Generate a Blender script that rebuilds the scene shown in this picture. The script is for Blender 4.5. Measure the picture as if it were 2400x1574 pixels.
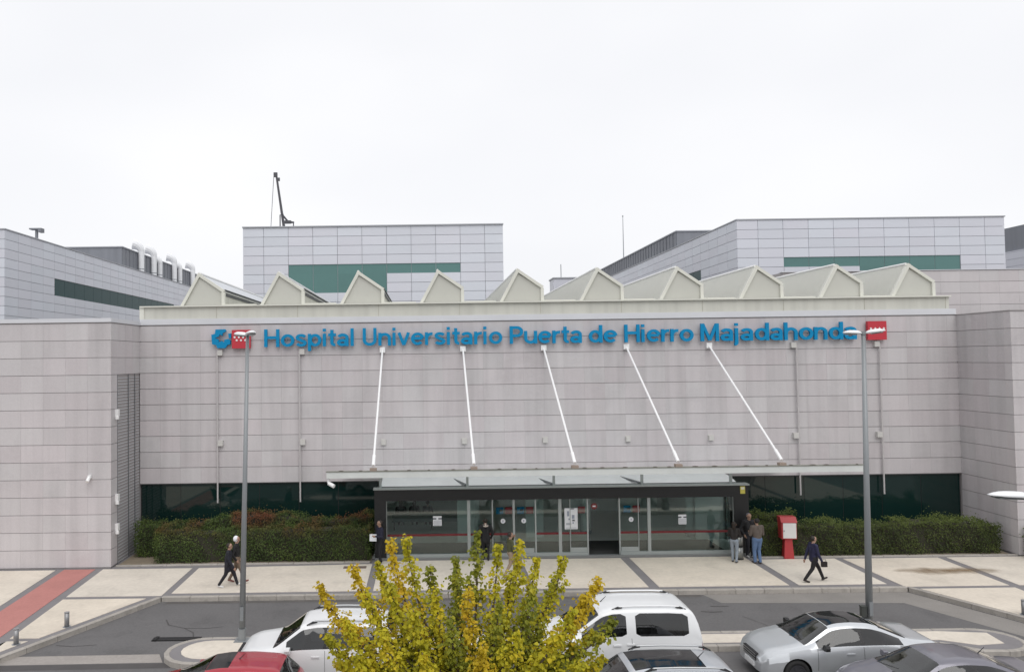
import bpy, bmesh, math, random
import numpy as np
from mathutils import Vector, Matrix
random.seed(7); RNG = np.random.default_rng(7)
PI = math.pi; rad = math.radians
SC = bpy.context.scene
for o in list(bpy.data.objects): bpy.data.objects.remove(o)
COL = SC.collection

# ------------------------------------------------------------------ camera
CAMZ = 8.35; PITCH = rad(1.8); ROLL = rad(0.77)
cd = bpy.data.cameras.new('camera'); cam = bpy.data.objects.new('camera', cd); COL.objects.link(cam)
cd.sensor_width = 36.0; cd.lens = 36.0 * 1750 / 2400; cd.shift_x = 204 / 2400; cd.clip_start = 0.1; cd.clip_end = 3000
_f = Vector((0, math.cos(PITCH), math.sin(PITCH))); _r0 = Vector((1, 0, 0)); _u0 = _r0.cross(_f)
_r = _r0 * math.cos(ROLL) - _u0 * math.sin(ROLL); _u = _u0 * math.cos(ROLL) + _r0 * math.sin(ROLL)
cam.matrix_world = Matrix(((_r.x, _u.x, -_f.x, 0), (_r.y, _u.y, -_f.y, 0), (_r.z, _u.z, -_f.z, CAMZ), (0, 0, 0, 1)))
SC.camera = cam

# ------------------------------------------------------------------ overcast sky and sun
SUN_EL, SUN_AZ = rad(54), rad(168)      # behind the camera, a little to the right
W = bpy.data.worlds.new('World'); SC.world = W; W.use_nodes = True
wn, wl = W.node_tree.nodes, W.node_tree.links; wn.clear()
sky = wn.new('ShaderNodeTexSky'); sky.sky_type = 'NISHITA'; sky.sun_disc = False
sky.sun_elevation = SUN_EL; sky.sun_rotation = SUN_AZ; sky.dust_density = 4; sky.air_density = 1
bg1 = wn.new('ShaderNodeBackground'); bg1.inputs[1].default_value = 0.1; wl.new(sky.outputs[0], bg1.inputs[0])
tc = wn.new('ShaderNodeTexCoord'); mp = wn.new('ShaderNodeMapping'); mp.inputs[3].default_value = (1.2, 1.2, 2.6)
nz = wn.new('ShaderNodeTexNoise'); nz.inputs['Scale'].default_value = 1.6; nz.inputs['Detail'].default_value = 3; nz.inputs['Roughness'].default_value = .45
cr = wn.new('ShaderNodeValToRGB'); cr.color_ramp.elements[0].position = .3; cr.color_ramp.elements[1].position = .72
cr.color_ramp.elements[0].color = (.86, .868, .90, 1); cr.color_ramp.elements[1].color = (.965, .965, .98, 1)
wl.new(tc.outputs['Generated'], mp.inputs[0]); wl.new(mp.outputs[0], nz.inputs[0]); wl.new(nz.outputs[0], cr.inputs[0])
bg2 = wn.new('ShaderNodeBackground'); bg2.inputs[1].default_value = 1.0; wl.new(cr.outputs[0], bg2.inputs[0])
mx = wn.new('ShaderNodeMixShader'); mx.inputs[0].default_value = .94
wl.new(bg1.outputs[0], mx.inputs[1]); wl.new(bg2.outputs[0], mx.inputs[2])
wo = wn.new('ShaderNodeOutputWorld'); wl.new(mx.outputs[0], wo.inputs[0])
sd = bpy.data.lights.new('sun', 'SUN'); sd.energy = 1.3; sd.angle = rad(50); sd.color = (1, .985, .96)
sun = bpy.data.objects.new('sun', sd); COL.objects.link(sun)
sun.rotation_euler = (rad(90) - SUN_EL, 0, PI - SUN_AZ + 0)
_sd = Vector((math.sin(SUN_AZ) * math.cos(SUN_EL), math.cos(SUN_AZ) * math.cos(SUN_EL), math.sin(SUN_EL)))
sun.rotation_euler = _sd.to_track_quat('Z', 'Y').to_euler()
sun.location = (0, -20, 40)
vs = SC.view_settings; vs.view_transform = 'Standard'; vs.look = 'None'; vs.exposure = 0.12; vs.gamma = 1.0; vs.use_curve_mapping = False
SC.cycles.use_denoising = True
SC.cycles.max_bounces = 8; SC.cycles.transparent_max_bounces = 12

# ------------------------------------------------------------------ materials
MATS = {}
def mat(name, col, rough=.6, metal=0., var=0., scale=2., stretch=(1, 1, 1), rnd=0., bump=0., bscale=40., spec=.5, coat=0., hue=None, fine=0., streak=0., blotch=0., bl_scale=.6):
    if name in MATS: return MATS[name]
    m = bpy.data.materials.new(name); m.use_nodes = True; MATS[name] = m
    n, l = m.node_tree.nodes, m.node_tree.links
    b = n['Principled BSDF']; b.inputs['Base Color'].default_value = (*col, 1); b.inputs['Roughness'].default_value = rough
    b.inputs['Metallic'].default_value = metal; b.inputs['Specular IOR Level'].default_value = spec; b.inputs['Coat Weight'].default_value = coat
    b.inputs['Coat Roughness'].default_value = .05
    geo = n.new('ShaderNodeNewGeometry'); cur = None
    def mulc(fac_out, lo, hi):
        nonlocal cur
        r = n.new('ShaderNodeMapRange'); r.inputs[1].default_value = 0; r.inputs[2].default_value = 1; r.inputs[3].default_value = lo; r.inputs[4].default_value = hi
        l.new(fac_out, r.inputs[0])
        mm = n.new('ShaderNodeMix'); mm.data_type = 'RGBA'; mm.blend_type = 'MULTIPLY'; mm.inputs[0].default_value = 1
        if cur is None: mm.inputs[6].default_value = (*col, 1)
        else: l.new(cur, mm.inputs[6])
        l.new(r.outputs[0], mm.inputs[7]); cur = mm.outputs[2]
    if var:
        mp = n.new('ShaderNodeMapping'); mp.inputs[3].default_value = stretch; l.new(geo.outputs['Position'], mp.inputs[0])
        t = n.new('ShaderNodeTexNoise'); t.inputs['Scale'].default_value = scale; t.inputs['Detail'].default_value = 6; t.inputs['Roughness'].default_value = .6
        l.new(mp.outputs[0], t.inputs[0]); mulc(t.outputs[0], 1 - var * 1.6, 1 + var * 1.6)
    if streak:
        mp2 = n.new('ShaderNodeMapping'); mp2.inputs[3].default_value = (2.6, 2.6, .10); l.new(geo.outputs['Position'], mp2.inputs[0])
        t = n.new('ShaderNodeTexNoise'); t.inputs['Scale'].default_value = 1.0; t.inputs['Detail'].default_value = 5; l.new(mp2.outputs[0], t.inputs[0])
        q = n.new('ShaderNodeMapRange'); q.inputs[1].default_value = .42; q.inputs[2].default_value = .72; l.new(t.outputs[0], q.inputs[0]); mulc(q.outputs[0], 1., 1 - streak)
    if blotch:
        t = n.new('ShaderNodeTexNoise'); t.inputs['Scale'].default_value = bl_scale; t.inputs['Detail'].default_value = 8; t.inputs['Roughness'].default_value = .68; t.inputs['Distortion'].default_value = .6; l.new(geo.outputs['Position'], t.inputs[0])
        q = n.new('ShaderNodeMapRange'); q.inputs[1].default_value = .52; q.inputs[2].default_value = .68; l.new(t.outputs[0], q.inputs[0]); mulc(q.outputs[0], 1., 1 - blotch)
    if fine:
        t = n.new('ShaderNodeTexNoise'); t.inputs['Scale'].default_value = bscale; t.inputs['Detail'].default_value = 3
        l.new(geo.outputs['Position'], t.inputs[0]); mulc(t.outputs[0], 1 - fine * 1.6, 1 + fine * 1.6)
    if rnd:
        oi = n.new('ShaderNodeObjectInfo'); ad = n.new('ShaderNodeMath'); ad.operation = 'ADD'; fr = n.new('ShaderNodeMath'); fr.operation = 'FRACT'
        l.new(oi.outputs['Random'], ad.inputs[0]); l.new(geo.outputs['Random Per Island'], ad.inputs[1]); l.new(ad.outputs[0], fr.inputs[0])
        mulc(fr.outputs[0], 1 - rnd, 1 + rnd)
        if hue is not None:
            f2 = n.new('ShaderNodeMath'); f2.operation = 'MULTIPLY'; f2.inputs[1].default_value = 7.31; f3 = n.new('ShaderNodeMath'); f3.operation = 'FRACT'
            l.new(fr.outputs[0], f2.inputs[0]); l.new(f2.outputs[0], f3.inputs[0])
            m2 = n.new('ShaderNodeMix'); m2.data_type = 'RGBA'; m2.blend_type = 'MULTIPLY'; l.new(f3.outputs[0], m2.inputs[0]); l.new(cur, m2.inputs[6]); m2.inputs[7].default_value = (*hue, 1); cur = m2.outputs[2]
    if cur is not None: l.new(cur, b.inputs['Base Color'])
    if bump:
        t = n.new('ShaderNodeTexNoise'); t.inputs['Scale'].default_value = bscale; t.inputs['Detail'].default_value = 4; l.new(geo.outputs['Position'], t.inputs[0])
        bp = n.new('ShaderNodeBump'); bp.inputs['Strength'].default_value = bump; bp.inputs['Distance'].default_value = .02
        l.new(t.outputs[0], bp.inputs['Height']); l.new(bp.outputs[0], b.inputs['Normal'])
    return m

def leafmat(name, ramp, rough=.55, red=None, red_h=None, transl=.25, rt=(.42, .6)):
    m = bpy.data.materials.new(name); m.use_nodes = True
    n, l = m.node_tree.nodes, m.node_tree.links; b = n['Principled BSDF']; b.inputs['Roughness'].default_value = rough; b.inputs['Specular IOR Level'].default_value = .3
    g = n.new('ShaderNodeNewGeometry'); t = n.new('ShaderNodeTexNoise'); t.inputs['Scale'].default_value = 1.3; t.inputs['Detail'].default_value = 3
    l.new(g.outputs['Position'], t.inputs[0])
    a = n.new('ShaderNodeMath'); a.operation = 'MULTIPLY_ADD'; a.inputs[1].default_value = 1.5; a.inputs[2].default_value = -.5
    l.new(t.outputs[0], a.inputs[0]); s = n.new('ShaderNodeMath'); s.operation = 'MULTIPLY_ADD'; s.inputs[1].default_value = .6
    l.new(g.outputs['Random Per Island'], s.inputs[0]); l.new(a.outputs[0], s.inputs[2])
    c = n.new('ShaderNodeValToRGB'); l.new(s.outputs[0], c.inputs[0])
    els = c.color_ramp.elements
    while len(els) < len(ramp): els.new(.5)
    for e, (p, col) in zip(els, ramp): e.position = p; e.color = (*col, 1)
    out = c.outputs[0]
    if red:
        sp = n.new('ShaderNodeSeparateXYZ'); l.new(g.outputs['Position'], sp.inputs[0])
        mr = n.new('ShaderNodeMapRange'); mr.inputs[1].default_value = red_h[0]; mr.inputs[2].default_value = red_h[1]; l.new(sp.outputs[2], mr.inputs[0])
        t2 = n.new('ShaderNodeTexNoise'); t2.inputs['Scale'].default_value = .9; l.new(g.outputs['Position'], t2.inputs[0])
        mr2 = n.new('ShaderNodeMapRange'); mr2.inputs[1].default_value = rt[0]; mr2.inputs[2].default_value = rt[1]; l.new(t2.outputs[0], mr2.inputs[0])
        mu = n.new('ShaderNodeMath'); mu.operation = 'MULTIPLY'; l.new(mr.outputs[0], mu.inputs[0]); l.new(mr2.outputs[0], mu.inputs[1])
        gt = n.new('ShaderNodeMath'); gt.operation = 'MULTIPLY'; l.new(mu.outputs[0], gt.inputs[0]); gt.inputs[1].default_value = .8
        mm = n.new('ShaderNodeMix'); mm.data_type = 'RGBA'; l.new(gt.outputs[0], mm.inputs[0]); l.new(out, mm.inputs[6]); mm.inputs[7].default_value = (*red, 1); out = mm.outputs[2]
    l.new(out, b.inputs['Base Color'])
    tr = n.new('ShaderNodeBsdfTranslucent'); l.new(out, tr.inputs[0]); ms = n.new('ShaderNodeMixShader'); ms.inputs[0].default_value = transl
    l.new(b.outputs[0], ms.inputs[1]); l.new(tr.outputs[0], ms.inputs[2]); l.new(ms.outputs[0], n['Material Output'].inputs[0])
    return m

def glassmat(name, tint, refl=1.0):
    m = bpy.data.materials.new(name); m.use_nodes = True; MATS[name] = m
    n, l = m.node_tree.nodes, m.node_tree.links; n.remove(n['Principled BSDF'])
    tr = n.new('ShaderNodeBsdfTransparent'); tr.inputs[0].default_value = (*tint, 1)
    gl = n.new('ShaderNodeBsdfGlossy'); gl.inputs['Roughness'].default_value = .02
    fr = n.new('ShaderNodeFresnel'); fr.inputs[0].default_value = 1.5
    mu = n.new('ShaderNodeMath'); mu.operation = 'MULTIPLY_ADD'; mu.inputs[1].default_value = refl; mu.inputs[2].default_value = .02; l.new(fr.outputs[0], mu.inputs[0])
    ms = n.new('ShaderNodeMixShader'); l.new(mu.outputs[0], ms.inputs[0]); l.new(tr.outputs[0], ms.inputs[1]); l.new(gl.outputs[0], ms.inputs[2])
    l.new(ms.outputs[0], n['Material Output'].inputs[0]); return m

STONE = mat('facade_stone', (.510, .492, .499), .8, streak=.11, blotch=.07, bl_scale=.45, var=.07, scale=.9, stretch=(1.6, 1.6, .35), rnd=.045, hue=(1.0, .965, .975), fine=.06, bscale=30, bump=.06)
STONE_W = mat('wing_stone', (.522, .503, .507), .8, streak=.03, blotch=.05, var=.06, scale=.8, stretch=(1.2, 1.2, .5), rnd=.035, hue=(1.0, .965, .975), fine=.05, bscale=30, bump=.06)
JOINT = mat('joint_shadow', (.33, .31, .31), .9)
CREAM = mat('cream_metal', (.57, .57, .515), .55, streak=.12, var=.06, scale=1.1, stretch=(1, 1, .3))
CREAM_L = mat('cream_trim', (.64, .64, .58), .5, var=.04)
WHITEB = mat('white_band', (.60, .61, .64), .5, var=.06, scale=.7)
PANEL = mat('clad_panel', (.60, .625, .68), .38, rnd=.035, hue=(1.0, .97, .975), var=.03, scale=.15, spec=.4)
PJOINT = mat('clad_joint', (.34, .355, .385), .8)
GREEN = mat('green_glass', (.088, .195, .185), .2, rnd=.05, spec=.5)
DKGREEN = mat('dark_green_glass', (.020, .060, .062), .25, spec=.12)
STRIP = mat('strip_window_glass', (.006, .020, .018), .03, spec=.5, rnd=.1)
DARKF = mat('charcoal_cladding', (.014, .014, .015), .5, var=.1)
GREYMET = mat('grey_metal', (.30, .32, .34), .45, metal=.3)
ALU = mat('aluminium', (.38, .41, .405), .45, metal=.3)
WHITE = mat('white_paint', (.80, .80, .80), .4)
PLANT = mat('plant_cladding', (.20, .21, .235), .6, var=.16, scale=.7, stretch=(2.2, 2.2, .12))
POST = mat('lamp_post_paint', (.25, .265, .275), .45, metal=.2, var=.06, scale=1.5)
ASPH = mat('asphalt', (.128, .124, .125), .9, blotch=.16, bl_scale=.8, var=.12, scale=.5, fine=.13, bscale=14, bump=.25)
ASPHL = mat('worn_asphalt', (.235, .22, .205), .9, var=.14, scale=.9, fine=.1, bscale=20, bump=.2)
ASPHD = mat('wet_dark_asphalt', (.075, .07, .07), .8, var=.15, scale=1.5)
BEIGE = mat('beige_concrete', (.63, .578, .505), .85, blotch=.10, bl_scale=.7, var=.13, scale=.8, rnd=.035, fine=.08, bscale=7, bump=.12, hue=(1, .97, .93))
REDC = mat('red_concrete', (.43, .185, .165), .85, var=.1, scale=1.2, fine=.08, bscale=14)
STRIPC = mat('grey_paving', (.20, .19, .195), .85, var=.12, scale=1.5, fine=.1, bscale=20)
KERB = mat('kerb_concrete', (.35, .325, .295), .85, blotch=.25, bl_scale=1.6, var=.16, scale=1.6, rnd=.07, fine=.08, bscale=18, bump=.2)
SOIL = mat('dry_soil', (.23, .19, .14), .95, var=.25, scale=3)
BLUE = mat('sign_blue', (.006, .225, .45), .6, spec=.15)
REDP = mat('sign_red', (.48, .028, .045), .4)
REDBOX = mat('red_box_paint', (.40, .035, .04), .45, var=.08)
BLACK = mat('black_plastic', (.012, .012, .013), .5)
RUBBER = mat('tyre_rubber', (.018, .018, .018), .85)
RIM = mat('alloy_rim', (.42, .43, .44), .35, metal=.7)
RIMD = mat('dark_rim', (.10, .10, .11), .35, metal=.7)
CGLASS = glassmat('car_side_glass', (.30, .33, .33), 1.7)
CGLASSG = glassmat('windscreen_glass', (.52, .60, .58), 1.8)
CROOF = mat('car_roof_glass', (.008, .009, .010), .06, spec=.5)
BARK = mat('bark', (.11, .085, .06), .9, var=.2, scale=6)
LAMPG = mat('headlamp_glass', (.70, .73, .76), .06, metal=.0, coat=.8)
TAIL = mat('tail_lamp', (.20, .01, .012), .15, coat=.5)
VGLASS = glassmat('vestibule_glass', (.84, .94, .915), 1.9)
CANGLASS = glassmat('canopy_glass', (.94, .96, .955), .8)
PAPER = mat('paper', (.72, .73, .76), .7)
INK = mat('print_ink', (.10, .11, .13), .7)
LOBBYW = mat('lobby_wall', (.82, .84, .83), .7, var=.05)
LOBBYF = mat('lobby_floor', (.68, .71, .70), .4, var=.05)
LOBBYD = mat('lobby_dark', (.035, .045, .045), .6)
REDSTRIPE = mat('red_film', (.15, .014, .018), .6)

# ------------------------------------------------------------------ mesh helpers
class MB:
    def __init__(s): s.v = []; s.f = []; s.m = []; s.cm = 0
    def add(s, vs, fs):
        o = len(s.v); s.v += [tuple(p) for p in vs]
        for f in fs: s.f.append(tuple(i + o for i in f)); s.m.append(s.cm)
        return s
    def box(s, x0, x1, y0, y1, z0, z1):
        return s.add([(x0, y0, z0), (x1, y0, z0), (x1, y1, z0), (x0, y1, z0), (x0, y0, z1), (x1, y0, z1), (x1, y1, z1), (x0, y1, z1)],
                     [(3, 2, 1, 0), (4, 5, 6, 7), (0, 1, 5, 4), (1, 2, 6, 5), (2, 3, 7, 6), (3, 0, 4, 7)])
    def tube(s, pts, r, n=10, cap=True):
        pts = [Vector(p) for p in pts]; k = len(pts)
        rs = r if isinstance(r, (list, tuple)) else [r] * k
        base = len(s.v); up = None
        for i, p in enumerate(pts):
            t = (pts[min(i + 1, k - 1)] - pts[max(i - 1, 0)]).normalized()
            if up is None: up = t.orthogonal().normalized()
            else: up = (up - t * up.dot(t)).normalized()
            b = t.cross(up)
            for j in range(n):
                a = 2 * PI * j / n; s.v.append(tuple(p + (up * math.cos(a) + b * math.sin(a)) * rs[i]))
        for i in range(k - 1):
            for j in range(n):
                a = base + i * n + j; c = base + i * n + (j + 1) % n
                s.f.append((a, c, c + n, a + n)); s.m.append(s.cm)
        if cap:
            s.f.append(tuple(base + j for j in reversed(range(n)))); s.m.append(s.cm)
            s.f.append(tuple(base + (k - 1) * n + j for j in range(n))); s.m.append(s.cm)
        return s
    def prism(s, poly, axis, a0, a1):
        """poly in the two other axes, extruded along axis ('x','y','z')"""
        n = len(poly)
        def P(p, a):
            return {'x': (a, p[0], p[1]), 'y': (p[0], a, p[1]), 'z': (p[0], p[1], a)}[axis]
        return s.add([P(p, a0) for p in poly] + [P(p, a1) for p in poly],
                     [tuple(range(n)), tuple(reversed(range(n, 2 * n)))] + [(i, i + n, (i + 1) % n + n, (i + 1) % n) for i in range(n)])
    def ell(s, c, r, nu=14, nv=9):
        vs = [(c[0], c[1], c[2] - r[2])]
        for i in range(1, nv):
            t = -PI / 2 + PI * i / nv
            for j in range(nu):
                a = 2 * PI * j / nu; vs.append((c[0] + r[0] * math.cos(t) * math.cos(a), c[1] + r[1] * math.cos(t) * math.sin(a), c[2] + r[2] * math.sin(t)))
        vs.append((c[0], c[1], c[2] + r[2])); fs = []
        for j in range(nu): fs.append((0, 1 + (j + 1) % nu, 1 + j))
        for i in range(nv - 2):
            for j in range(nu):
                a = 1 + i * nu + j; b = 1 + i * nu + (j + 1) % nu; fs.append((a, b, b + nu, a + nu))
        L = len(vs) - 1
        for j in range(nu): fs.append((L, L - nu + j, L - nu + (j + 1) % nu))
        return s.add(vs, fs)
    def mesh(s, name, smooth=False, fix=True):
        me = bpy.data.meshes.new(name); me.from_pydata(s.v, [], s.f); me.update()
        me.polygons.foreach_set('material_index', s.m)
        if fix:
            bm = bmesh.new(); bm.from_mesh(me); bmesh.ops.recalc_face_normals(bm, faces=bm.faces); bm.to_mesh(me); bm.free()
        if smooth: me.polygons.foreach_set('use_smooth', [True] * len(me.polygons))
        return me
    def build(s, name, m, parent=None, smooth=False, fix=True):
        return link(name, s.mesh(name, smooth, fix), m, parent)

def link(name, me, m=None, parent=None):
    if m is not None and not me.materials:
        for q in (m if isinstance(m, (list, tuple)) else [m]): me.materials.append(q)
    o = bpy.data.objects.new(name, me); COL.objects.link(o)
    if parent is not None: o.parent = parent
    return o
def B(name, m, parent, *a): return MB().box(*a).build(name, m, parent)
def tag(o, label=None, cat=None, group=None, kind=None):
    if label: o['label'] = label
    if cat: o['category'] = cat
    if group: o['group'] = group
    if kind: o['kind'] = kind
    return o
def thing(name, label, cat, loc=(0, 0, 0), rz=0., group=None):
    o = bpy.data.objects.new(name, None); COL.objects.link(o); o.location = loc; o.rotation_euler = (0, 0, rz); o.empty_display_size = .3
    return tag(o, label, cat, group)
def copy_tree(o, parent=None):
    c = o.copy(); COL.objects.link(c); c.parent = parent
    for ch in list(o.children): copy_tree(ch, c)
    return c
def poly_sheet(name, pts, z, m, parent=None, thick=None):
    b = MB(); n = len(pts)
    if thick is None: b.add([(x, y, z) for x, y in pts], [tuple(range(n))])
    else: b.prism(pts, 'z', z - thick, z)
    o = b.build(name, m, parent, fix=thick is not None)
    return o
_bev = {}
def bevel_box(key, sx, sy, sz, bev):
    if key in _bev: return _bev[key]
    me = bpy.data.meshes.new(key); bm = bmesh.new(); bmesh.ops.create_cube(bm, size=1)
    for v in bm.verts: v.co = Vector((v.co.x * sx, v.co.y * sy, v.co.z * sz))
    if bev: bmesh.ops.bevel(bm, geom=bm.edges[:], offset=bev, segments=1, affect='EDGES')
    bm.to_mesh(me); bm.free(); _bev[key] = me; return me

# ------------------------------------------------------------------ ground, road, pavement
tag(poly_sheet('ground', [(-900, -300), (900, -300), (900, 1500), (-900, 1500)], -.06, mat('far_ground', (.22, .21, .19), .95, var=.2, scale=.05)), kind='structure')
road = tag(poly_sheet('road', [(-70, -12), (75, -12), (75, 27.5), (-70, 27.5)], 0, ASPH), kind='structure')
pv = [(-45, 46), (-45, 12), (-16.70, 12.0), (-9.28, 26.58), (16.72, 26.58), (23.94, 12.0), (48, 12), (48, 46)]
pave = tag(poly_sheet('pavement', pv, .146, STRIPC), kind='structure')
PT = .158
panels = [
    ([(-22.5, 30.05), (-14.86, 30.05), (-14.53, 24.3), (-22.5, 24.3)], BEIGE), ([(-22.5, 24.05), (-14.52, 24.05), (-14.10, 17), (-22.5, 17)], BEIGE),
    ([(-12.98, 30.1), (-9.42, 30.1), (-9.42, 26.62), (-12.78, 26.62)], BEIGE),
    ([(-12.76, 26.34), (-9.86, 26.34), (-11.72, 22.68), (-12.58, 22.68)], BEIGE), ([(-12.56, 22.45), (-11.92, 22.45), (-14.3, 17.4), (-12.3, 17.4)], BEIGE),
    ([(-9.15, 30.1), (-2.25, 30.35), (-2.25, 26.86), (-9.15, 26.86)], BEIGE),
    ([(-1.97, 30.75), (3.50, 30.75), (3.50, 26.86), (-1.97, 26.86)], BEIGE), ([(3.80, 30.75), (7.85, 30.75), (7.85, 26.86), (3.80, 26.86)], BEIGE),
    ([(8.22, 30.75), (12.85, 30.75), (12.85, 26.86), (8.22, 26.86)], BEIGE), ([(13.2, 30.25), (16.32, 30.25), (16.32, 26.86), (13.2, 26.86)], BEIGE),
    ([(16.62, 30.2), (20.42, 30.2), (20.42, 26.52), (16.75, 26.52)], BEIGE), ([(20.78, 30.2), (25.4, 30.2), (25.4, 26.52), (20.78, 26.52)], BEIGE),
    ([(17.12, 26.26), (20.42, 26.26), (20.42, 19.55)], BEIGE), ([(20.78, 26.26), (25.4, 26.26), (25.4, 16.0), (22.3, 16.0), (20.78, 19.0)], BEIGE)]
for pts, m in panels: poly_sheet('paving_panel', pts, PT, m, pave, thick=.03)
poly_sheet('red_guide_path', [(-14.54, 30.12), (-13.30, 30.12), (-12.66, 17), (-13.86, 17)], PT, REDC, pave, thick=.03)
# kerb stones
def kerb_run(name, pts, w=.17, h=.165, step=1.0, side=1):
    root = tag(bpy.data.objects.new(name, None), kind='structure'); COL.objects.link(root)
    for (x0, y0), (x1, y1) in zip(pts, pts[1:]):
        d = Vector((x1 - x0, y1 - y0)); L = d.length; n = max(1, round(L / step)); a = math.atan2(d.y, d.x)
        me = bevel_box('kerb_%.3f' % (L / n), L / n - .005, w, .3, .018)
        for i in range(n):
            t = (i + .5) / n; o = link('kerb_stone', me, KERB, root); nx, ny = -d.y / L * side, d.x / L * side
            o.location = (x0 + d.x * t + nx * w / 2, y0 + d.y * t + ny * w / 2, h - .15 + random.uniform(-.004, .004)); o.rotation_euler = (0, 0, a + random.uniform(-.002, .002))
    return root
kerb_run('pavement_kerb', [(-16.73, 12.0), (-9.36, 26.42), (16.80, 26.42), (23.97, 12.0)])
# worn strips of the roadway (sheets 4 mm apart)
tag(poly_sheet('worn_lane_edge', [(9.6, 26.40), (9.9, 25.5), (15.9, 25.25), (22.6, 11.9), (23.9, 11.9), (16.72, 26.40)], .004, ASPHL), kind='structure')
tag(poly_sheet('concrete_channel', [(-14.6, 21.62), (-7.75, 21.72), (-7.45, 21.12), (-14.9, 21.02)], .004, mat('channel_concrete', (.31, .285, .265), .9, var=.12, scale=1.2, fine=.1, bscale=10)), kind='structure')
tag(poly_sheet('tar_strip', [(-15, 20.99), (-7.3, 21.08), (-7.1, 20.74), (-15, 20.64)], .004, ASPHD), kind='structure')
tag(poly_sheet('gutter', [(-9.1, 26.40), (9.5, 26.40), (9.5, 26.18), (-9.2, 26.16)], .004, mat('gutter_asphalt', (.10, .093, .088), .9, var=.25, scale=1.4)), kind='structure')
# cracks in the asphalt
def crack(pts, w=.03):
    b = MB()
    for (x0, y0), (x1, y1) in zip(pts, pts[1:]):
        d = Vector((x1 - x0, y1 - y0)); nrm = Vector((-d.y, d.x)).normalized() * w * random.uniform(.3, .7)
        b.add([(x0 - nrm.x, y0 - nrm.y, .005), (x0 + nrm.x, y0 + nrm.y, .005), (x1 + nrm.x, y1 + nrm.y, .005), (x1 - nrm.x, y1 - nrm.y, .005)], [(0, 1, 2, 3)])
    return b.build('asphalt_crack', ASPHD, road, fix=False)
crack([(-8.55, 24.6), (-8.3, 24.1), (-7.7, 23.8), (-7.3, 23.4), (-7.15, 22.95)], .035); crack([(-7.7, 23.8), (-7.0, 23.75), (-6.5, 23.9)], .03)
crack([(10.05, 24.2), (10.4, 23.5), (10.55, 22.9)], .03); crack([(9.4, 25.2), (9.75, 25.15), (10.0, 25.18)], .1); crack([(8.9, 24.7), (9.3, 24.62), (9.6, 24.66)], .12)
crack([(-11.1, 22.5), (-10.6, 22.4), (-9.9, 22.5)], .05)
# traffic island with round heads
def island(name, outline, inner):
    root = tag(poly_sheet(name, outline, .146, STRIPC), kind='structure'); poly_sheet('paving_panel', inner, PT, BEIGE, root, thick=.03); return root
def headL(cx, r, y0, y1, n=9):
    cy = (y0 + y1) / 2; return [(cx - r * math.sin(PI * i / n), cy + (y1 - y0) / 2 * math.cos(PI * i / n)) for i in range(n + 1)]
hl = headL(-6.45, 1.08, 20.58, 22.58); 
hr = [(15.9 + (6.45 - x), y) for x, y in reversed(headL(6.45, 1.05, 20.7, 22.5))]
outl = [(15.0, 22.5)] + hl + [(-5.6, 20.62), (-5.2, 21.36), (14.4, 21.36), (15.2, 20.75)] + hr
hli = headL(-6.35, .72, 20.95, 22.3); 
isl = island('traffic_island', outl, [(15.0, 22.28)] + hli + [(-5.7, 21.0), (-5.3, 21.62), (14.6, 21.62), (15.4, 21.2), (16.2, 21.3), (16.3, 22.1)])
kerb_run('island_kerb', [(14.9, 22.5)] + hl + [(-5.6, 20.62), (-5.2, 21.36), (14.4, 21.36), (15.2, 20.75)] + hr + [(14.9, 22.5)], w=.15, h=.163, step=.9, side=1)
tag(MB().box(-8.35, -6.9, 22.72, 22.98, .002, .03).box(-8.3, -8.2, 22.7, 23.0, .03, .05).build('drain_grate', BLACK), 'long dark drain grate on asphalt beside rounded island end', 'drain')
tag(B('drain_cover', mat('rusty_cover', (.16, .12, .10), .8, var=.2), None, -3.35, -2.45, 29.72, 30.02, .15, .172), 'small brown drain cover set in pavement beside hedge end', 'drain')
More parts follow.
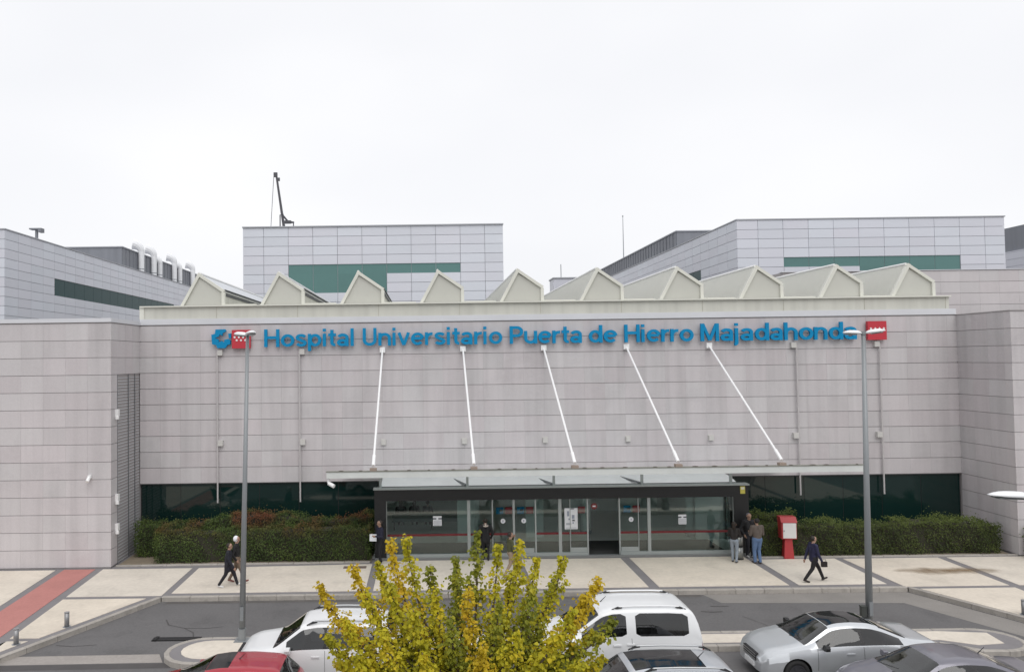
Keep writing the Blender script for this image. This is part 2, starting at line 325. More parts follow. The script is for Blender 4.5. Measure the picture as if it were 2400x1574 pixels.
# planting beds and dirt stain
tag(poly_sheet('planting_bed', [(-12.6, 33.2), (-12.6, 30.55), (-2.3, 30.62), (-2.3, 33.2)], .17, SOIL), kind='structure')
tag(poly_sheet('planting_bed', [(13.4, 33.2), (13.4, 30.52), (23.6, 30.4), (23.6, 33.2)], .17, SOIL), kind='structure')
kerb_run('bed_kerb', [(-12.65, 30.45), (-2.35, 30.52)], w=.14, h=.20); kerb_run('bed_kerb', [(13.4, 30.42), (24.3, 30.3)], w=.14, h=.20)
def stain():
    m = bpy.data.materials.new('rust_stain'); m.use_nodes = True; n, l = m.node_tree.nodes, m.node_tree.links
    b = n['Principled BSDF']; b.inputs['Base Color'].default_value = (.22, .15, .08, 1); b.inputs['Roughness'].default_value = .9
    g = n.new('ShaderNodeNewGeometry'); mp = n.new('ShaderNodeMapping'); mp.vector_type = 'POINT'; mp.inputs[1].default_value = (-19.6, -28.35, 0)
    sc = n.new('ShaderNodeMapping'); sc.inputs[3].default_value = (.55, 2.3, 0); l.new(g.outputs['Position'], mp.inputs[0]); l.new(mp.outputs[0], sc.inputs[0])
    ln = n.new('ShaderNodeVectorMath'); ln.operation = 'LENGTH'; l.new(sc.outputs[0], ln.inputs[0])
    t = n.new('ShaderNodeTexNoise'); t.inputs['Scale'].default_value = 1.7; t.inputs['Detail'].default_value = 6; l.new(g.outputs['Position'], t.inputs[0])
    a = n.new('ShaderNodeMath'); a.operation = 'MULTIPLY_ADD'; a.inputs[1].default_value = -1.6; l.new(t.outputs[0], a.inputs[0]); l.new(ln.outputs['Value'], a.inputs[2])
    r = n.new('ShaderNodeMapRange'); r.inputs[1].default_value = .35; r.inputs[2].default_value = -.65; r.inputs[3].default_value = 0; r.inputs[4].default_value = .75; l.new(a.outputs[0], r.inputs[0])
    tr = n.new('ShaderNodeBsdfTransparent'); ms = n.new('ShaderNodeMixShader'); l.new(r.outputs[0], ms.inputs[0]); l.new(tr.outputs[0], ms.inputs[1]); l.new(b.outputs[0], ms.inputs[2]); l.new(ms.outputs[0], n['Material Output'].inputs[0])
    return m
st = poly_sheet('rust_stain', [(16.7, 27.2), (20.35, 27.2), (22.5, 27.2), (22.5, 29.6), (16.7, 29.6)], PT + .004, stain(), pave)

# ------------------------------------------------------------------ stone cladding
RH, PW = .70, .90            # course height, panel width
ZTOP = 10.0
me_panel = bevel_box('stone_panel', PW - .006, .035, RH - .020, 0)
def stone_panel_mesh(w):
    return bevel_box('stone_panel_%.2f' % w, w - .003, .035, RH - .020, 0)
def stone_face(parent, p0, ax, widths, rows, facing, matl, skip=None, limit=None, stuff=None):
    """p0=(x,y) start, ax=(dx,dy) run direction, facing=rotation of the panel front"""
    s = 0.; items = []
    for c, w in enumerate(widths):
        for r in rows:
            z = ZTOP - (r + .5) * RH
            if not (skip and skip(s + w / 2, z)): items.append((s + w / 2, w, z))
        s += w
    if limit and len(items) > limit:
        mid = s / 2; items.sort(key=lambda t: abs(t[0] - mid)); rest = items[limit:]; items = items[:limit]
        b = MB()
        for (u, w, z) in rest:
            x, y = p0[0] + ax[0] * u, p0[1] + ax[1] * u
            j = random.uniform(-.003, .003)
            b.box(x - w / 2 + .0015, x + w / 2 - .0015, y + j, y + .035 + j, z - RH / 2 + .012, z + RH / 2 - .012)
        tag(b.build('stone_panels', matl, parent), kind='stuff')
    for (u, w, z) in items:
        o = link('stone_panel', stone_panel_mesh(w), matl, parent)
        j = random.uniform(-.003, .003); x, y = p0[0] + ax[0] * u, p0[1] + ax[1] * u
        nx, ny = math.sin(facing), -math.cos(facing)
        o.location = (x - nx * (.0175 + j), y - ny * (.0175 + j), z); o.rotation_euler = (0, 0, facing)

XL, XR, YW, YF = -12.72, 23.72, 33.3, 30.22
hall = thing('entrance_hall', 'wide pinkish grey stone hospital entrance hall with low sawtooth roof', 'building', (5.5, YW, .15))
def H(o): o.parent = hall; o.matrix_parent_inverse = hall.matrix_basis.inverted(); return o
hall.location = (0, 0, 0)
B('wall', JOINT, hall, XL + .02, XR - .02, YW + .034, YW + .5, 3.0, 10.02)
nfull = 40; ws = [PW] * nfull + [round(XR - XL - nfull * PW, 2)]
stone_face(hall, (XL, YW), (1, 0), ws, range(10), 0, STONE, limit=300)
for _k in range(11):
    _a = XL + .1 if _k == 0 else -10.25 + 3.62 * (_k - 1) + 1.0 - (.35 if _k == 10 else 0); _b = XR - .1 if _k == 10 else -10.25 + 3.62 * _k - .8 - (.35 if _k == 9 else 0)
    B('roof_deck', CREAM, hall, _a, _b, YW + .5, 57.9, 10.45, 10.615)
B('roof_deck', CREAM, hall, XL + .1, XR - .1, 56.9, 57.9, 10.3, 10.445)
B('coping', WHITEB, hall, XL + .004, XR - .02, YW - .03, YW + .3, 10.045, 10.30)
B('shadow_gap', JOINT, hall, XL, XR, YW + .02, YW + .32, 10.0, 10.045)
fas = B('fascia', CREAM, hall, XL + .05, XR - .28, YW + .02, YW + .42, 10.30, 10.83)
B('fascia_lip', CREAM_L, fas, XL + .02, XR - .25, YW - .10, YW + .46, 10.832, 10.885)
B('fascia_end', CREAM_L, fas, XL - .01, XL + .19, YW - .02, YW + .44, 10.302, 10.83)
for k in range(10):
    x = -9.3 + 3.62 * k
    B('fascia_joint', mat('fascia_seam', (.44, .43, .37), .6), fas, x - .012, x + .012, YW + .008, YW + .03, 10.32, 10.82)
# glazing strip under the stone
for (x0, x1) in ((XL + .02, -2.2), (13.3, XR - .02)):
    n = round((x1 - x0) / 1.8); w = (x1 - x0) / n
    for i in range(n):
        p = B('window_pane', STRIP, hall, x0 + i * w + .012, x0 + (i + 1) * w - .012, YW + .12, YW + .15, .35, 2.96)
        B('window_frame', BLACK, hall, x0 + i * w - .011, x0 + i * w + .011, YW + .13, YW + .2, .35, 2.97)
    B('window_head', mat('dark_soffit', (.06, .065, .065), .6), hall, x0, x1, YW + .04, YW + .3, 2.962, 3.0)
    B('window_back', LOBBYD, hall, x0, x1, YW + .22, YW + .3, .2, 2.96)
    B('plinth', STONE, hall, x0, x1, YW + .06, YW + .2, .15, .348)
# lobby behind the doors
tag(B('lobby_floor', LOBBYF, None, -2.4, 13.5, 31.2, 45, .12, .165), kind='structure')
tag(B('lobby_wall', LOBBYW, None, -6.0, 17, 44.6, 45, .1, 10.4), kind='structure')
tag(B('lobby_wall', LOBBYW, None, -2.75, -2.45, 33.85, 44.6, .1, 10.4), kind='structure')
tag(B('lobby_wall', LOBBYW, None, 13.5, 13.8, 33.85, 44.6, .1, 10.4), kind='structure')
tag(B('lobby_ceiling', mat('lobby_ceiling', (.55, .57, .56), .8), None, -2.4, 13.45, 33.85, 35.0, 2.97, 3.1), kind='structure')

tag(B('entrance_mat', mat('mat_grey', (.05, .052, .052), .9), None, -1.5, 12.5, 31.25, 33.6, .166, .178), 'wide dark entrance mat just inside the glass doors', 'mat')
# wings
wl_ = thing('stone_wing', 'stone clad wing at the left with tall louvre screen in its side', 'building')
B('wall', JOINT, wl_, -30, XL - .034, YF + .034, 48, .15, 10.0)
stone_face(wl_, (XL - .9 * 8 - .035, YF), (1, 0), [.9] * 8 + [.035], range(14), 0, STONE_W)
louver_y0 = 30.84
stone_face(wl_, (XL, YF), (0, 1), [.62, .82, .82, .82], range(14), PI / 2, STONE_W, skip=lambda u, z: u > .65 and z < 7.9)
B('coping', WHITEB, wl_, -30, XL + .03, YF - .04, 34.2, 10.035, 10.20); B('shadow_gap', JOINT, wl_, -30, XL + .002, YF + .01, 34, 10.0, 10.035)
lv = MB(); z = .2
while z < 7.86:
    lv.add([(XL - .02, louver_y0 + .03, z), (XL - .02, YW - .02, z), (XL - .075, YW - .02, z + .085), (XL - .075, louver_y0 + .03, z + .085),
            (XL - .02, louver_y0 + .03, z - .008), (XL - .02, YW - .02, z - .008), (XL - .075, YW - .02, z + .077), (XL - .075, louver_y0 + .03, z + .077)],
           [(0, 1, 2, 3), (7, 6, 5, 4), (0, 4, 5, 1)]); z += .13
lvp = B('louvre_screen', mat('louvre_dark', (.018, .019, .021), .8), wl_, XL - .30, XL - .09, louver_y0, YW, .16, 7.9)
tag(lv.build('louvre_slats', mat('louvre_metal', (.40, .41, .43), .5), lvp, fix=False), kind='stuff')
for yy in (louver_y0, 32.0, 32.7): B('louvre_post', mat('louvre_post', (.16, .165, .175), .5), lvp, XL - .014, XL + .004, yy, yy + .05, .16, 7.9)
wr_ = thing('stone_wing', 'stone clad wing at the right edge beside the trimmed hedge', 'building')
B('wall', JOINT, wr_, XR + .034, 40, YF + .034, 44, .15, 10.0)
stone_face(wr_, (XR, YW), (0, -1), [.9, .9, .9, YW - YF - 2.7], range(14), -PI / 2, STONE_W)
stone_face(wr_, (XR, YF), (1, 0), [.9] * 3, range(14), 0, STONE_W)
B('coping', JOINT, wr_, XR - .02, 40, YF - .03, 44, 10.0, 10.04)
rear = thing('rear_stone_block', 'higher stone block rising behind the right wing roof', 'building')
B('wall', JOINT, rear, 22, 52, 45.64, 56, 3, 13.38)
s0 = 27.4
for r in range(4):
    for c in range(12):
        o = link('stone_panel', bevel_box('rear_panel', 1.194, .035, RH - .022, 0), STONE_W, rear); o.location = (s0 + c * 1.2, 45.62, 13.36 - (r + .5) * RH)
B('coping', WHITEB, rear, 21.9, 52.1, 45.55, 46, 13.382, 13.42)

# ------------------------------------------------------------------ sawtooth skylights
ords = ['first', 'second', 'third', 'fourth', 'fifth', 'sixth', 'seventh', 'eighth', 'ninth', 'tenth']
ROOFG = mat('skylight_roofing', (.55, .57, .60), .45, var=.05); SKG = mat('skylight_glazing', (.82, .82, .76), .35, var=.05)
SKG.node_tree.nodes['Principled BSDF'].inputs['Transmission Weight'].default_value = 0
_n, _l = SKG.node_tree.nodes, SKG.node_tree.links; _t = _n.new('ShaderNodeBsdfTranslucent'); _t.inputs[0].default_value = (.95, .95, .92, 1); _m = _n.new('ShaderNodeMixShader'); _m.inputs[0].default_value = .5
_l.new(_n['Principled BSDF'].outputs[0], _m.inputs[1]); _l.new(_t.outputs[0], _m.inputs[2]); _l.new(_m.outputs[0], _n['Material Output'].inputs[0])
GAB = mat('gable_sheet', (.50, .50, .455), .6, var=.05, scale=.8)
SEAL = mat('skylight_gasket', (.08, .085, .09), .7)
def make_skylight(label):
    t = thing('roof_skylight', label, 'skylight', group='sawtooth skylights along the roof edge')
    L = 23.0; a, b, c, d = (-.97, 10.62), (0, 12.40), (1.16, 11.60), (1.16, 10.62)
    MB().prism([(-.84, 10.62), (0, 12.22), (1.10, 11.53), (1.10, 10.62)], 'y', 33.86, 33.95).build('gable', GAB, t)
    def slab(name, m, p, q, th, y0, y1, par=t):
        pv, qv = Vector(p), Vector(q); dn = (qv - pv).normalized(); nn = Vector((dn.y, -dn.x)) * th
        return MB().prism([tuple(pv), tuple(qv), tuple(qv + nn), tuple(pv + nn)], 'y', y0, y1).build(name, m, par)
    lg = slab('glazed_slope', SKG, (-.93, 10.69), (-.02, 12.36), .05, 33.96, 33.8 + L)
    rf = slab('roof_slope', ROOFG, (.02, 12.36), (1.13, 11.59), .05, 33.96, 33.8 + L)
    B('side_wall', CREAM, t, 1.09, 1.13, 33.96, 33.8 + L, 10.62, 11.54)
    slab('gable_trim', CREAM_L, (-.98, 10.63), (0, 12.42), .13, 33.77, 33.955); slab('gable_trim', CREAM_L, (0, 12.42), (1.19, 11.60), .13, 33.772, 33.953)
    B('corner_trim', CREAM_L, t, 1.05, 1.19, 33.775, 33.952, 10.62, 11.52)
    MB().tube([(0, 33.95, 12.41), (0, 33.8 + L, 12.41)], .05, 6).build('ridge_cap', WHITE, t)
    B('gasket', SEAL, rf, .98, 1.17, 33.96, 33.8 + L, 11.625, 11.66) ; MB().box(1.14, 1.155, 33.96, 33.8 + L, 11.36, 11.5).build('gutter_seam', SEAL, t)
    B('kerb_flashing', CREAM_L, t, 1.16, 2.62, 33.78, 33.95, 10.62, 10.97)
    return t
sk = None
for k in range(10):
    lab = f'{ords[k]} cream sawtooth skylight counted from the left roof end'
    if sk is None: sk = make_skylight(lab); o = sk
    else: o = copy_tree(sk); o['label'] = lab
    o.location.x = -10.25 + 3.62 * k - (.35 if k == 9 else 0)
    if k == 9:
        for ch in list(o.children):
            if ch.name.startswith('kerb_flashing'): bpy.data.objects.remove(ch)

# ------------------------------------------------------------------ panel-clad blocks behind
def clad_face(parent, cols, ztop, nrows, rh, plane, fixed, sign, holes, gl=GREEN, zoff=0):
    """cols: edges along the run; plane 'x' (face looks along y) or 'y' (face looks along x)"""
    for i, (c0, c1) in enumerate(zip(cols, cols[1:])):
        for r in range(nrows):
            z1 = ztop - r * rh; z0 = z1 - rh; cm = (c0 + c1) / 2; zm = (z0 + z1) / 2
            hole = any(h0 < cm < h1 and b0 < zm < b1 for (h0, h1, b0, b1) in holes)
            if hole: continue
            o = link('cladding_panel', bevel_box('clad_%.2f_%.2f' % (c1 - c0, rh), c1 - c0 - .03, .06, rh - .03, 0), PANEL, parent)
            if plane == 'x': o.location = (cm, fixed - .03 * sign, zm)
            else: o.location = (fixed - .03 * sign, cm, zm); o.rotation_euler = (0, 0, PI / 2)
    for (h0, h1, b0, b1) in holes:
        for (c0, c1) in zip(cols, cols[1:]):
            if h0 < (c0 + c1) / 2 < h1:
                if plane == 'x': B('window_pane', gl, parent, c0 + .02, c1 - .02, fixed + .06, fixed + .1, b0, b1)
                else: B('window_pane', gl, parent, *((fixed - .10 * sign, fixed - .06 * sign) if sign > 0 else (fixed + .06, fixed + .1)), c0 + .02, c1 - .02, b0, b1)
RHP = .785
mid = thing('clad_block', 'pale panel clad block in the middle with green window band', 'building')
B('wall', PJOINT, mid, -15.06, 6.60, 62.09, 95, 5, 19.5)
colm = [-15.09, -13.35] + [round(-13.35 + 2.049 * i, 3) for i in range(1, 10)] + [6.63]
clad_face(mid, colm, 19.5, 10, RHP, 'x', 62.0, -1, [(-11.35, 3.05, 15.575, 16.36), (-11.35, -3.1, 14.005, 15.575)])
B('parapet', mat('parapet_grey', (.36, .37, .40), .5), mid, -15.12, 6.66, 61.9, 62.3, 19.5, 19.6)
lb = thing('clad_block', 'long pale panel block receding at the left with dark window strip', 'building')
B('wall', PJOINT, lb, -60, -34.59, 61.29, 125, 5, 19.5)
clad_face(lb, [-42.7, -40.65, -38.6, -36.55, -34.5], 19.5, 11, RHP, 'x', 61.2, -1, [])
coll = [round(61.2 + 2.07 * i, 3) for i in range(27)]
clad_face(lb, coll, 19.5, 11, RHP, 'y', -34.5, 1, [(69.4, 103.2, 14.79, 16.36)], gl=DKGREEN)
B('parapet', MATS['parapet_grey'], lb, -60, -34.44, 61.14, 125, 19.5, 19.6)
rb = thing('clad_block', 'pale panel block at the right with green glass band and receding side', 'building')
B('wall', PJOINT, rb, 26.14, 48.22, 61.89, 120, 5, 19.55)
colr = [26.05, 27.8] + [round(27.8 + 2.095 * i, 3) for i in range(1, 10)] + [48.31]
clad_face(rb, colr, 19.55, 10, RHP, 'x', 61.8, -1, [(29.85, 44.5, 15.625, 16.41), (36.1, 44.5, 14.055, 15.625)])
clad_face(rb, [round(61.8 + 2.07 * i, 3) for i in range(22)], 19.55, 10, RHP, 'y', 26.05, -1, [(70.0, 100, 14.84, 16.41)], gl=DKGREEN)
B('parapet', MATS['parapet_grey'], rb, 25.99, 48.37, 61.74, 120, 19.55, 19.65)
def plant(name, label, x0, x1, y0, y1, z0, z1, side):
    t = thing(name, label, 'plant room'); B('wall', PLANT, t, x0, x1, y0, y1, z0, z1); B('roof_edge', MATS['parapet_grey'], t, x0 - .1, x1 + .1, y0 - .1, y1 + .1, z1, z1 + .12)
    m = bevel_box('plant_sheet', .42, .05, z1 - z0 - .1, 0) if False else None
    n = int((y1 - y0) / 1.1)
    for i in range(n):
        B('wall_rib', PLANT, t, *((x1, x1 + .06) if side > 0 else (x0 - .06, x0)), y0 + i * 1.1 + .1, y0 + i * 1.1 + .22, z0, z1 - .02)
    return t
plant('rooftop_plant_room', 'dark grey ribbed plant room on the left block roof', -46.5, -35.5, 87.4, 122, 19.6, 22.0, 1)
plant('rooftop_plant_room', 'grey plant room along the right block roof edge', 26.9, 37.5, 79, 118, 19.65, 21.55, -1)
fb = thing('far_clad_block', 'sliver of a pale block with dark rooftop at the right edge', 'building')
B('wall', PANEL, fb, 65.4, 90, 70, 110, 5, 19.5); B('plant_room', PLANT, fb, 65.6, 88, 72, 108, 19.5, 22.2)
for i in range(14): B('wall_joint', PJOINT, fb, 65.38, 65.4, 70, 110, 19.4 - i * .785 - .02, 19.4 - i * .785)
# vent stacks
for k, (Y, h, s) in enumerate(((92.4, 2.75, 1), (96.7, 2.8, 1), (98.9, 2.0, .9), (104.6, 2.9, 1), (107.0, 2.3, .9), (112.9, 2.9, 1))):
    X = -35.1
    t = thing('vent_stack', f'{ords[k]} curved white vent stack from the left on the roof', 'vent', (X, Y, 19.6), group='curved white vent stacks on the left block roof')
    b = MB(); R = 1.15
    pts = [(0, 0, 0), (0, 0, h - .2)] + [(-R + R * math.cos(a), -.25 * (1 - math.cos(a)), h - .2 + R * .85 * math.sin(a)) for a in [PI * i / 16 for i in range(1, 8)]]
    b.tube(pts, [.34 * s, .36 * s] + [(.40 + .045 * i) * s for i in range(7)], 12).build('duct', mat('vent_white', (.80, .81, .83), .45), t, smooth=False)
    MB().tube([(0, 0, .4), (0, 0, .46)], .39 * s, 12).build('collar', GREYMET, t)
t = thing('roof_cowl', 'small dark cowl on the roof edge of the left block', 'vent', (-35.2, 67.6, 19.6))
MB().tube([(0, 0, 0), (0, 0, 1.0)], .14, 8).build('pipe', PLANT, t); MB().box(-.55, .55, -.3, .3, 1.0, 1.12).box(.25, .55, -.3, .3, .75, 1.0).build('hood', PLANT, t)
# crane
CRN = mat('crane_grey', (.075, .075, .085), .6)
t = thing('mobile_crane', 'thin dark crane boom standing up behind the middle block', 'crane', (-14.2, 92, 0))
tip = Vector((-4.0, 0, 31.6))
MB().tube([(0, 0, 2.5), tip * .62 + Vector((0, 0, 1.0))], [.5, .34], 4).build('boom', CRN, t); MB().tube([tip * .6 + Vector((0, 0, 1.05)), tip], [.26, .15], 4).build('boom_extension', CRN, t)
MB().box(-4.3, -3.85, -.15, .15, 31.2, 31.75).box(-3.85, -3.55, -.1, .1, 30.7, 31.1).build('boom_head', CRN, t)
MB().tube([(-4.3, 0, 31.3), (-4.75, 0, 24.2)], .035, 5).build('hoist_rope', CRN, t); MB().box(-4.95, -4.5, -.15, .15, 23.6, 24.3).build('hook_block', CRN, t)
MB().box(-2, 6, -1.4, 1.4, .9, 2.6).build('carrier', CRN, t)
for x in (-1.2, .6, 3.4, 5.0): MB().tube([(x, -1.45, .6), (x, 1.45, .6)], .6, 14).build('wheel', RUBBER, t)
t = thing('roof_davit', 'dark steel davit frame on the middle block roof', 'davit', (-12.35, 64, 19.6))
MB().tube([(0, 0, 0), (0, 0, 1.35), (.3, 0, 1.4)], .055, 6).tube([(1.15, 0, 0), (1.15, 0, .7)], .05, 6).tube([(.25, 0, 1.3), (.7, 0, .75), (1.2, 0, .68)], .09, 6).build('frame', CRN, t)
MB().box(.4, .95, -.15, .15, .6, .85).build('winch', CRN, t)
t = thing('antenna_mast', 'slender antenna mast on the right block roof', 'antenna', (29.4, 109.5, 19.6)); MB().tube([(0, 0, 0), (0, 0, 9.4)], [.09, .04], 6).build('mast', GREYMET, t); MB().ell((0, 0, 9.45), (.1, .1, .14), 8, 5).build('tip', GREYMET, t)
t = thing('roof_hut', 'little white roof hut between the middle and right blocks', 'hut', (16.6, 92, 8)); B('wall', PANEL, t, -.6, 3.0, 0, 3, 0, 10.1); B('roof', MATS['parapet_grey'], t, -.7, 3.1, -.1, 3.1, 10.1, 10.25); MB().tube([(.5, 1, 10.2), (.5, 1, 12)], .05, 5).build('pipe', GREYMET, t)

# ------------------------------------------------------------------ sign lettering
ST = .158
def arc(cx, cy, rx, ry, a0, a1, n=14): return [(cx + rx * math.cos(rad(a0 + (a1 - a0) * i / n)), cy + ry * math.sin(rad(a0 + (a1 - a0) * i / n))) for i in range(n + 1)]
ring = lambda cx, cy, rx, ry: arc(cx, cy, rx, ry, 0, 360, 24)
GL = {
 'H': (.83, [[(.09, 0), (.09, 1)], [(.69, 0), (.69, 1)], [(.09, .53), (.69, .53)]]),
 'o': (.73, [ring(.36, .36, .26, .275)]),
 's': (.64, [arc(.31, .515, .195, .125, 15, 250, 12) + arc(.31, .205, .205, .125, 75, -165, 12)]),
 'p': (.74, [[(.09, -.25), (.09, .72)], ring(.37, .36, .24, .275)]),
 'd': (.74, [[(.62, 0), (.62, 1)], ring(.35, .36, .24, .275)]),
 'i': (.28, [[(.10, 0), (.10, .72)], [(.10, .84), (.10, 1.0)]]),
 'l': (.28, [[(.10, 0), (.10, 1)]]),
 't': (.43, [[(.20, .93), (.20, .26)] + arc(.34, .22, .14, .14, 180, 282, 7), [(.02, .645), (.40, .645)]]),
 'a': (.69, [arc(.32, .49, .21, .145, 165, 5, 9) + [(.53, .44), (.53, 0)], ring(.30, .205, .20, .125)]),
 'U': (.79, [[(.09, 1), (.09, .32)] + arc(.36, .32, .27, .24, 180, 360, 14) + [(.63, 1)]]),
 'n': (.71, [[(.09, 0), (.09, .72)], [(.09, .36)] + arc(.34, .42, .235, .22, 170, 0, 12) + [(.575, 0)]]),
 'h': (.71, [[(.09, 0), (.09, 1)], [(.09, .36)] + arc(.34, .42, .235, .22, 170, 0, 12) + [(.575, 0)]]),
 'u': (.71, [[(.59, 0), (.59, .72)], [(.59, .34)] + arc(.34, .30, .235, .22, 350, 180, 12)[0:0] + [(.59, .30)] + arc(.335, .30, .245, .22, 350, 180, 12) + [(.09, .72)]]),
 'v': (.66, [[(.07, .72), (.315, .02)], [(.315, .02), (.56, .72)]]),
 'e': (.72, [arc(.355, .36, .26, .275, 8, 318, 22), [(.1, .385), (.6, .385)]]),
 'r': (.46, [[(.09, 0), (.09, .72)], [(.09, .36)] + arc(.35, .38, .25, .25, 165, 78, 8)]),
 'P': (.73, [[(.09, 0), (.09, 1)], [(.09, .915), (.38, .915)] + arc(.38, .685, .235, .23, 90, -90, 12) + [(.09, .455)]]),
 'M': (.95, [[(.09, 0), (.09, 1)], [(.81, 0), (.81, 1)], [(.12, .96), (.45, .06)], [(.45, .06), (.78, .96)]]),
 'j': (.28, [[(.10, .72), (.10, -.10)] + arc(.0, -.10, .10, .095, 0, -90, 5), [(.10, .84), (.10, 1.0)]]),
}
def ribbon(b, pts, w, y0, y1, sx, x0, z0):
    closed = abs(pts[0][0] - pts[-1][0]) + abs(pts[0][1] - pts[-1][1]) < 1e-6
    Q = [pts[0]]
    for p in pts[1:]:
        if math.hypot(p[0] - Q[-1][0], p[1] - Q[-1][1]) > .012: Q.append(p)
    if closed and Q[-1] != pts[-1]: Q[-1] = pts[-1]
    P = [Vector((p[0], p[1])) for p in Q]; n = len(P); L = []; R = []
    for i in range(n):
        a = P[i - 1] if i > 0 else (P[-2] if closed else None); c = P[i + 1] if i < n - 1 else (P[1] if closed else None)
        d = ((P[i] - a).normalized() if a is not None else Vector((0, 0))) + ((c - P[i]).normalized() if c is not None else Vector((0, 0)))
        d.normalize(); nn = Vector((-d.y, d.x))
        L.append(P[i] + nn * w / 2); R.append(P[i] - nn * w / 2)
    T = lambda q, y: (x0 + q.x * sx, y, z0 + q.y * CAPH)
    vs = []
    for q, r in zip(L, R): vs += [T(q, y0), T(r, y0), T(q, y1), T(r, y1)]
    fs = []
    for i in range(n - 1):
        a, c = 4 * i, 4 * i + 4
        fs += [(a, a + 1, c + 1, c), (a + 2, c + 2, c + 3, a + 3), (a, c, c + 2, a + 2), (a + 1, a + 3, c + 3, c + 1)]
    if not closed: fs += [(0, 2, 3, 1), (4 * n - 4, 4 * n - 3, 4 * n - 1, 4 * n - 2)]
    b.add(vs, fs)
CAPH = .785
sign = thing('sign_lettering', 'raised blue hospital name lettering across the stone facade', 'sign')
for word, xa, xb in (('Hospital', -7.14, -3.17), ('Universitario', -2.77, 3.36), ('Puerta', 3.75, 6.93), ('de', 7.24, 8.46), ('Hierro', 8.84, 11.84), ('Majadahonda', 12.22, 19.11)):
    tot = sum(GL[c][0] for c in word) - .11; sx = (xb - xa) / tot; x = xa
    for c in word:
        b = MB(); adv, strokes = GL[c]
        for k, stp in enumerate(strokes): ribbon(b, stp, ST if c != 'M' or k < 2 else .14, 33.07 + .003 * k, 33.18, sx, x, 8.99)
        lo = b.build('letter', BLUE, sign); lo['label'] = f'blue raised letter {c}' ; del lo['label']
        MB().tube([(x + adv * sx * .4, 33.178, 9.3), (x + adv * sx * .4, 33.31, 9.3)], .02, 5).build('stand_off', GREYMET, lo)
        x += adv * sx
def star(b, cx, cz, r, y0, y1):
    p = [(cx + (r if i % 2 == 0 else r * .45) * math.sin(PI * i / 5), cz + (r if i % 2 == 0 else r * .45) * math.cos(PI * i / 5)) for i in range(10)]
    b.prism(p, 'y', y0, y1)
def flag_plate(label, x0, z0, s):
    t = thing('emblem_plate', label, 'emblem', (x0, 33.1, z0)); B('plate', REDP, t, 0, s, -.03, .12, 0, s)
    for row, n, off in ((.60, 4, .155), (.44, 3, .27)):
        for i in range(n):
            b = MB(); star(b, s * (off + i * .23), s * row, .075 * s * 1.05, -.05, -.028); b.build('star', WHITE, t)
    return t
flag_plate('red square plate with seven white stars left of the lettering', -8.56, 8.95, .82)
flag_plate('red square plate with seven white stars at the right end behind the lamp', 19.63, 8.95, .83)
def emb_pts(u0, v0, k):
    raw = [(84, 156), (150, 155), (158, 168), (146, 176), (132, 184), (131, 200), (112, 190), (106, 205), (80, 214), (104, 226), (106, 246), (124, 236), (144, 246), (146, 228), (170, 222), (186, 232), (187, 258), (166, 264), (150, 286), (96, 285), (88, 264), (60, 258), (55, 192), (80, 186)]
    return [((u - 55) * k + u0, (286 - v) * k + v0) for u, v in raw]
t = thing('blue_emblem', 'blue rounded cross emblem with star cut-out left of red plate', 'emblem', (-9.47, 33.1, 8.97))
MB().prism(emb_pts(0, 0, .85 / 133), 'y', -.03, .1).build('emblem_body', BLUE, t); MB().prism([((u - 55) * .85 / 133, (286 - v) * .85 / 133) for u, v in ((172, 186), (190, 184), (192, 216), (176, 218))], 'y', -.03, .1).build('emblem_bar', BLUE, t)

# ------------------------------------------------------------------ rods, wall boxes
BRK = mat('bracket_paint', (.52, .51, .49), .5)
for k, x in enumerate((-9.25, -5.60, 16.50, 20.20)):
    t = thing('wall_rod', f'{ords[k]} slim vertical steel rod from the left on the stone facade', 'rod', (x, YW, 2.15), group='slim vertical rods hung on the facade')
    MB().tube([(0, -.11, 0), (0, -.11, 6.65)], .036, 8).build('rod', mat('rod_grey', (.46, .44, .44), .5, var=.06), t)
    for zz in (6.5, 2.5): B('bracket', BRK, t, (.02 if k < 2 else -.24), (.24 if k < 2 else -.02), -.16, 0, zz, zz + .24)
for k, x in enumerate((-1.90, 1.68, 5.27, 8.95, 12.63)):
    tag(MB().box(x - .1, x + .1, YW - .12, YW - .005, 4.6, 4.82).box(x - .12, x + .12, YW - .02, YW - .004, 4.57, 4.85).build('wall_box', BRK), f'{ords[k]} pale box from the left on facade above canopy', 'wall box', 'small pale boxes on the facade above the canopy')

# ------------------------------------------------------------------ canopy
can = thing('entrance_canopy', 'thin pale canopy hung from five white tie rods over the entrance', 'canopy')
CX0, CX1, CY = -3.56, 15.5, 26.6
CANM = mat('canopy_paint', (.60, .62, .60), .5, var=.12, scale=1.2)
B('front_beam', CANM, can, CX0, CX1, CY, CY + .12, 4.18, 4.40)
B('edge_flashing', mat('dirty_flashing', (.20, .20, .17), .8, var=.3, scale=3), can, CX0 - .02, CX1 + .02, CY - .02, CY + .16, 4.402, 4.425)
for i in range(11):
    x0 = CX0 + (CX1 - CX0) * i / 11; x1 = CX0 + (CX1 - CX0) * (i + 1) / 11
    MB().add([(x0 + .01, CY + .13, 4.33), (x1 - .01, CY + .13, 4.33), (x1 - .01, YW - .05, 3.44), (x0 + .01, YW - .05, 3.44), (x0 + .01, CY + .13, 4.30), (x1 - .01, CY + .13, 4.30), (x1 - .01, YW - .05, 3.41), (x0 + .01, YW - .05, 3.41)],
             [(0, 1, 2, 3), (7, 6, 5, 4), (0, 4, 5, 1), (1, 5, 6, 2), (2, 6, 7, 3), (3, 7, 4, 0)]).build('roof_panel', CANGLASS, can)
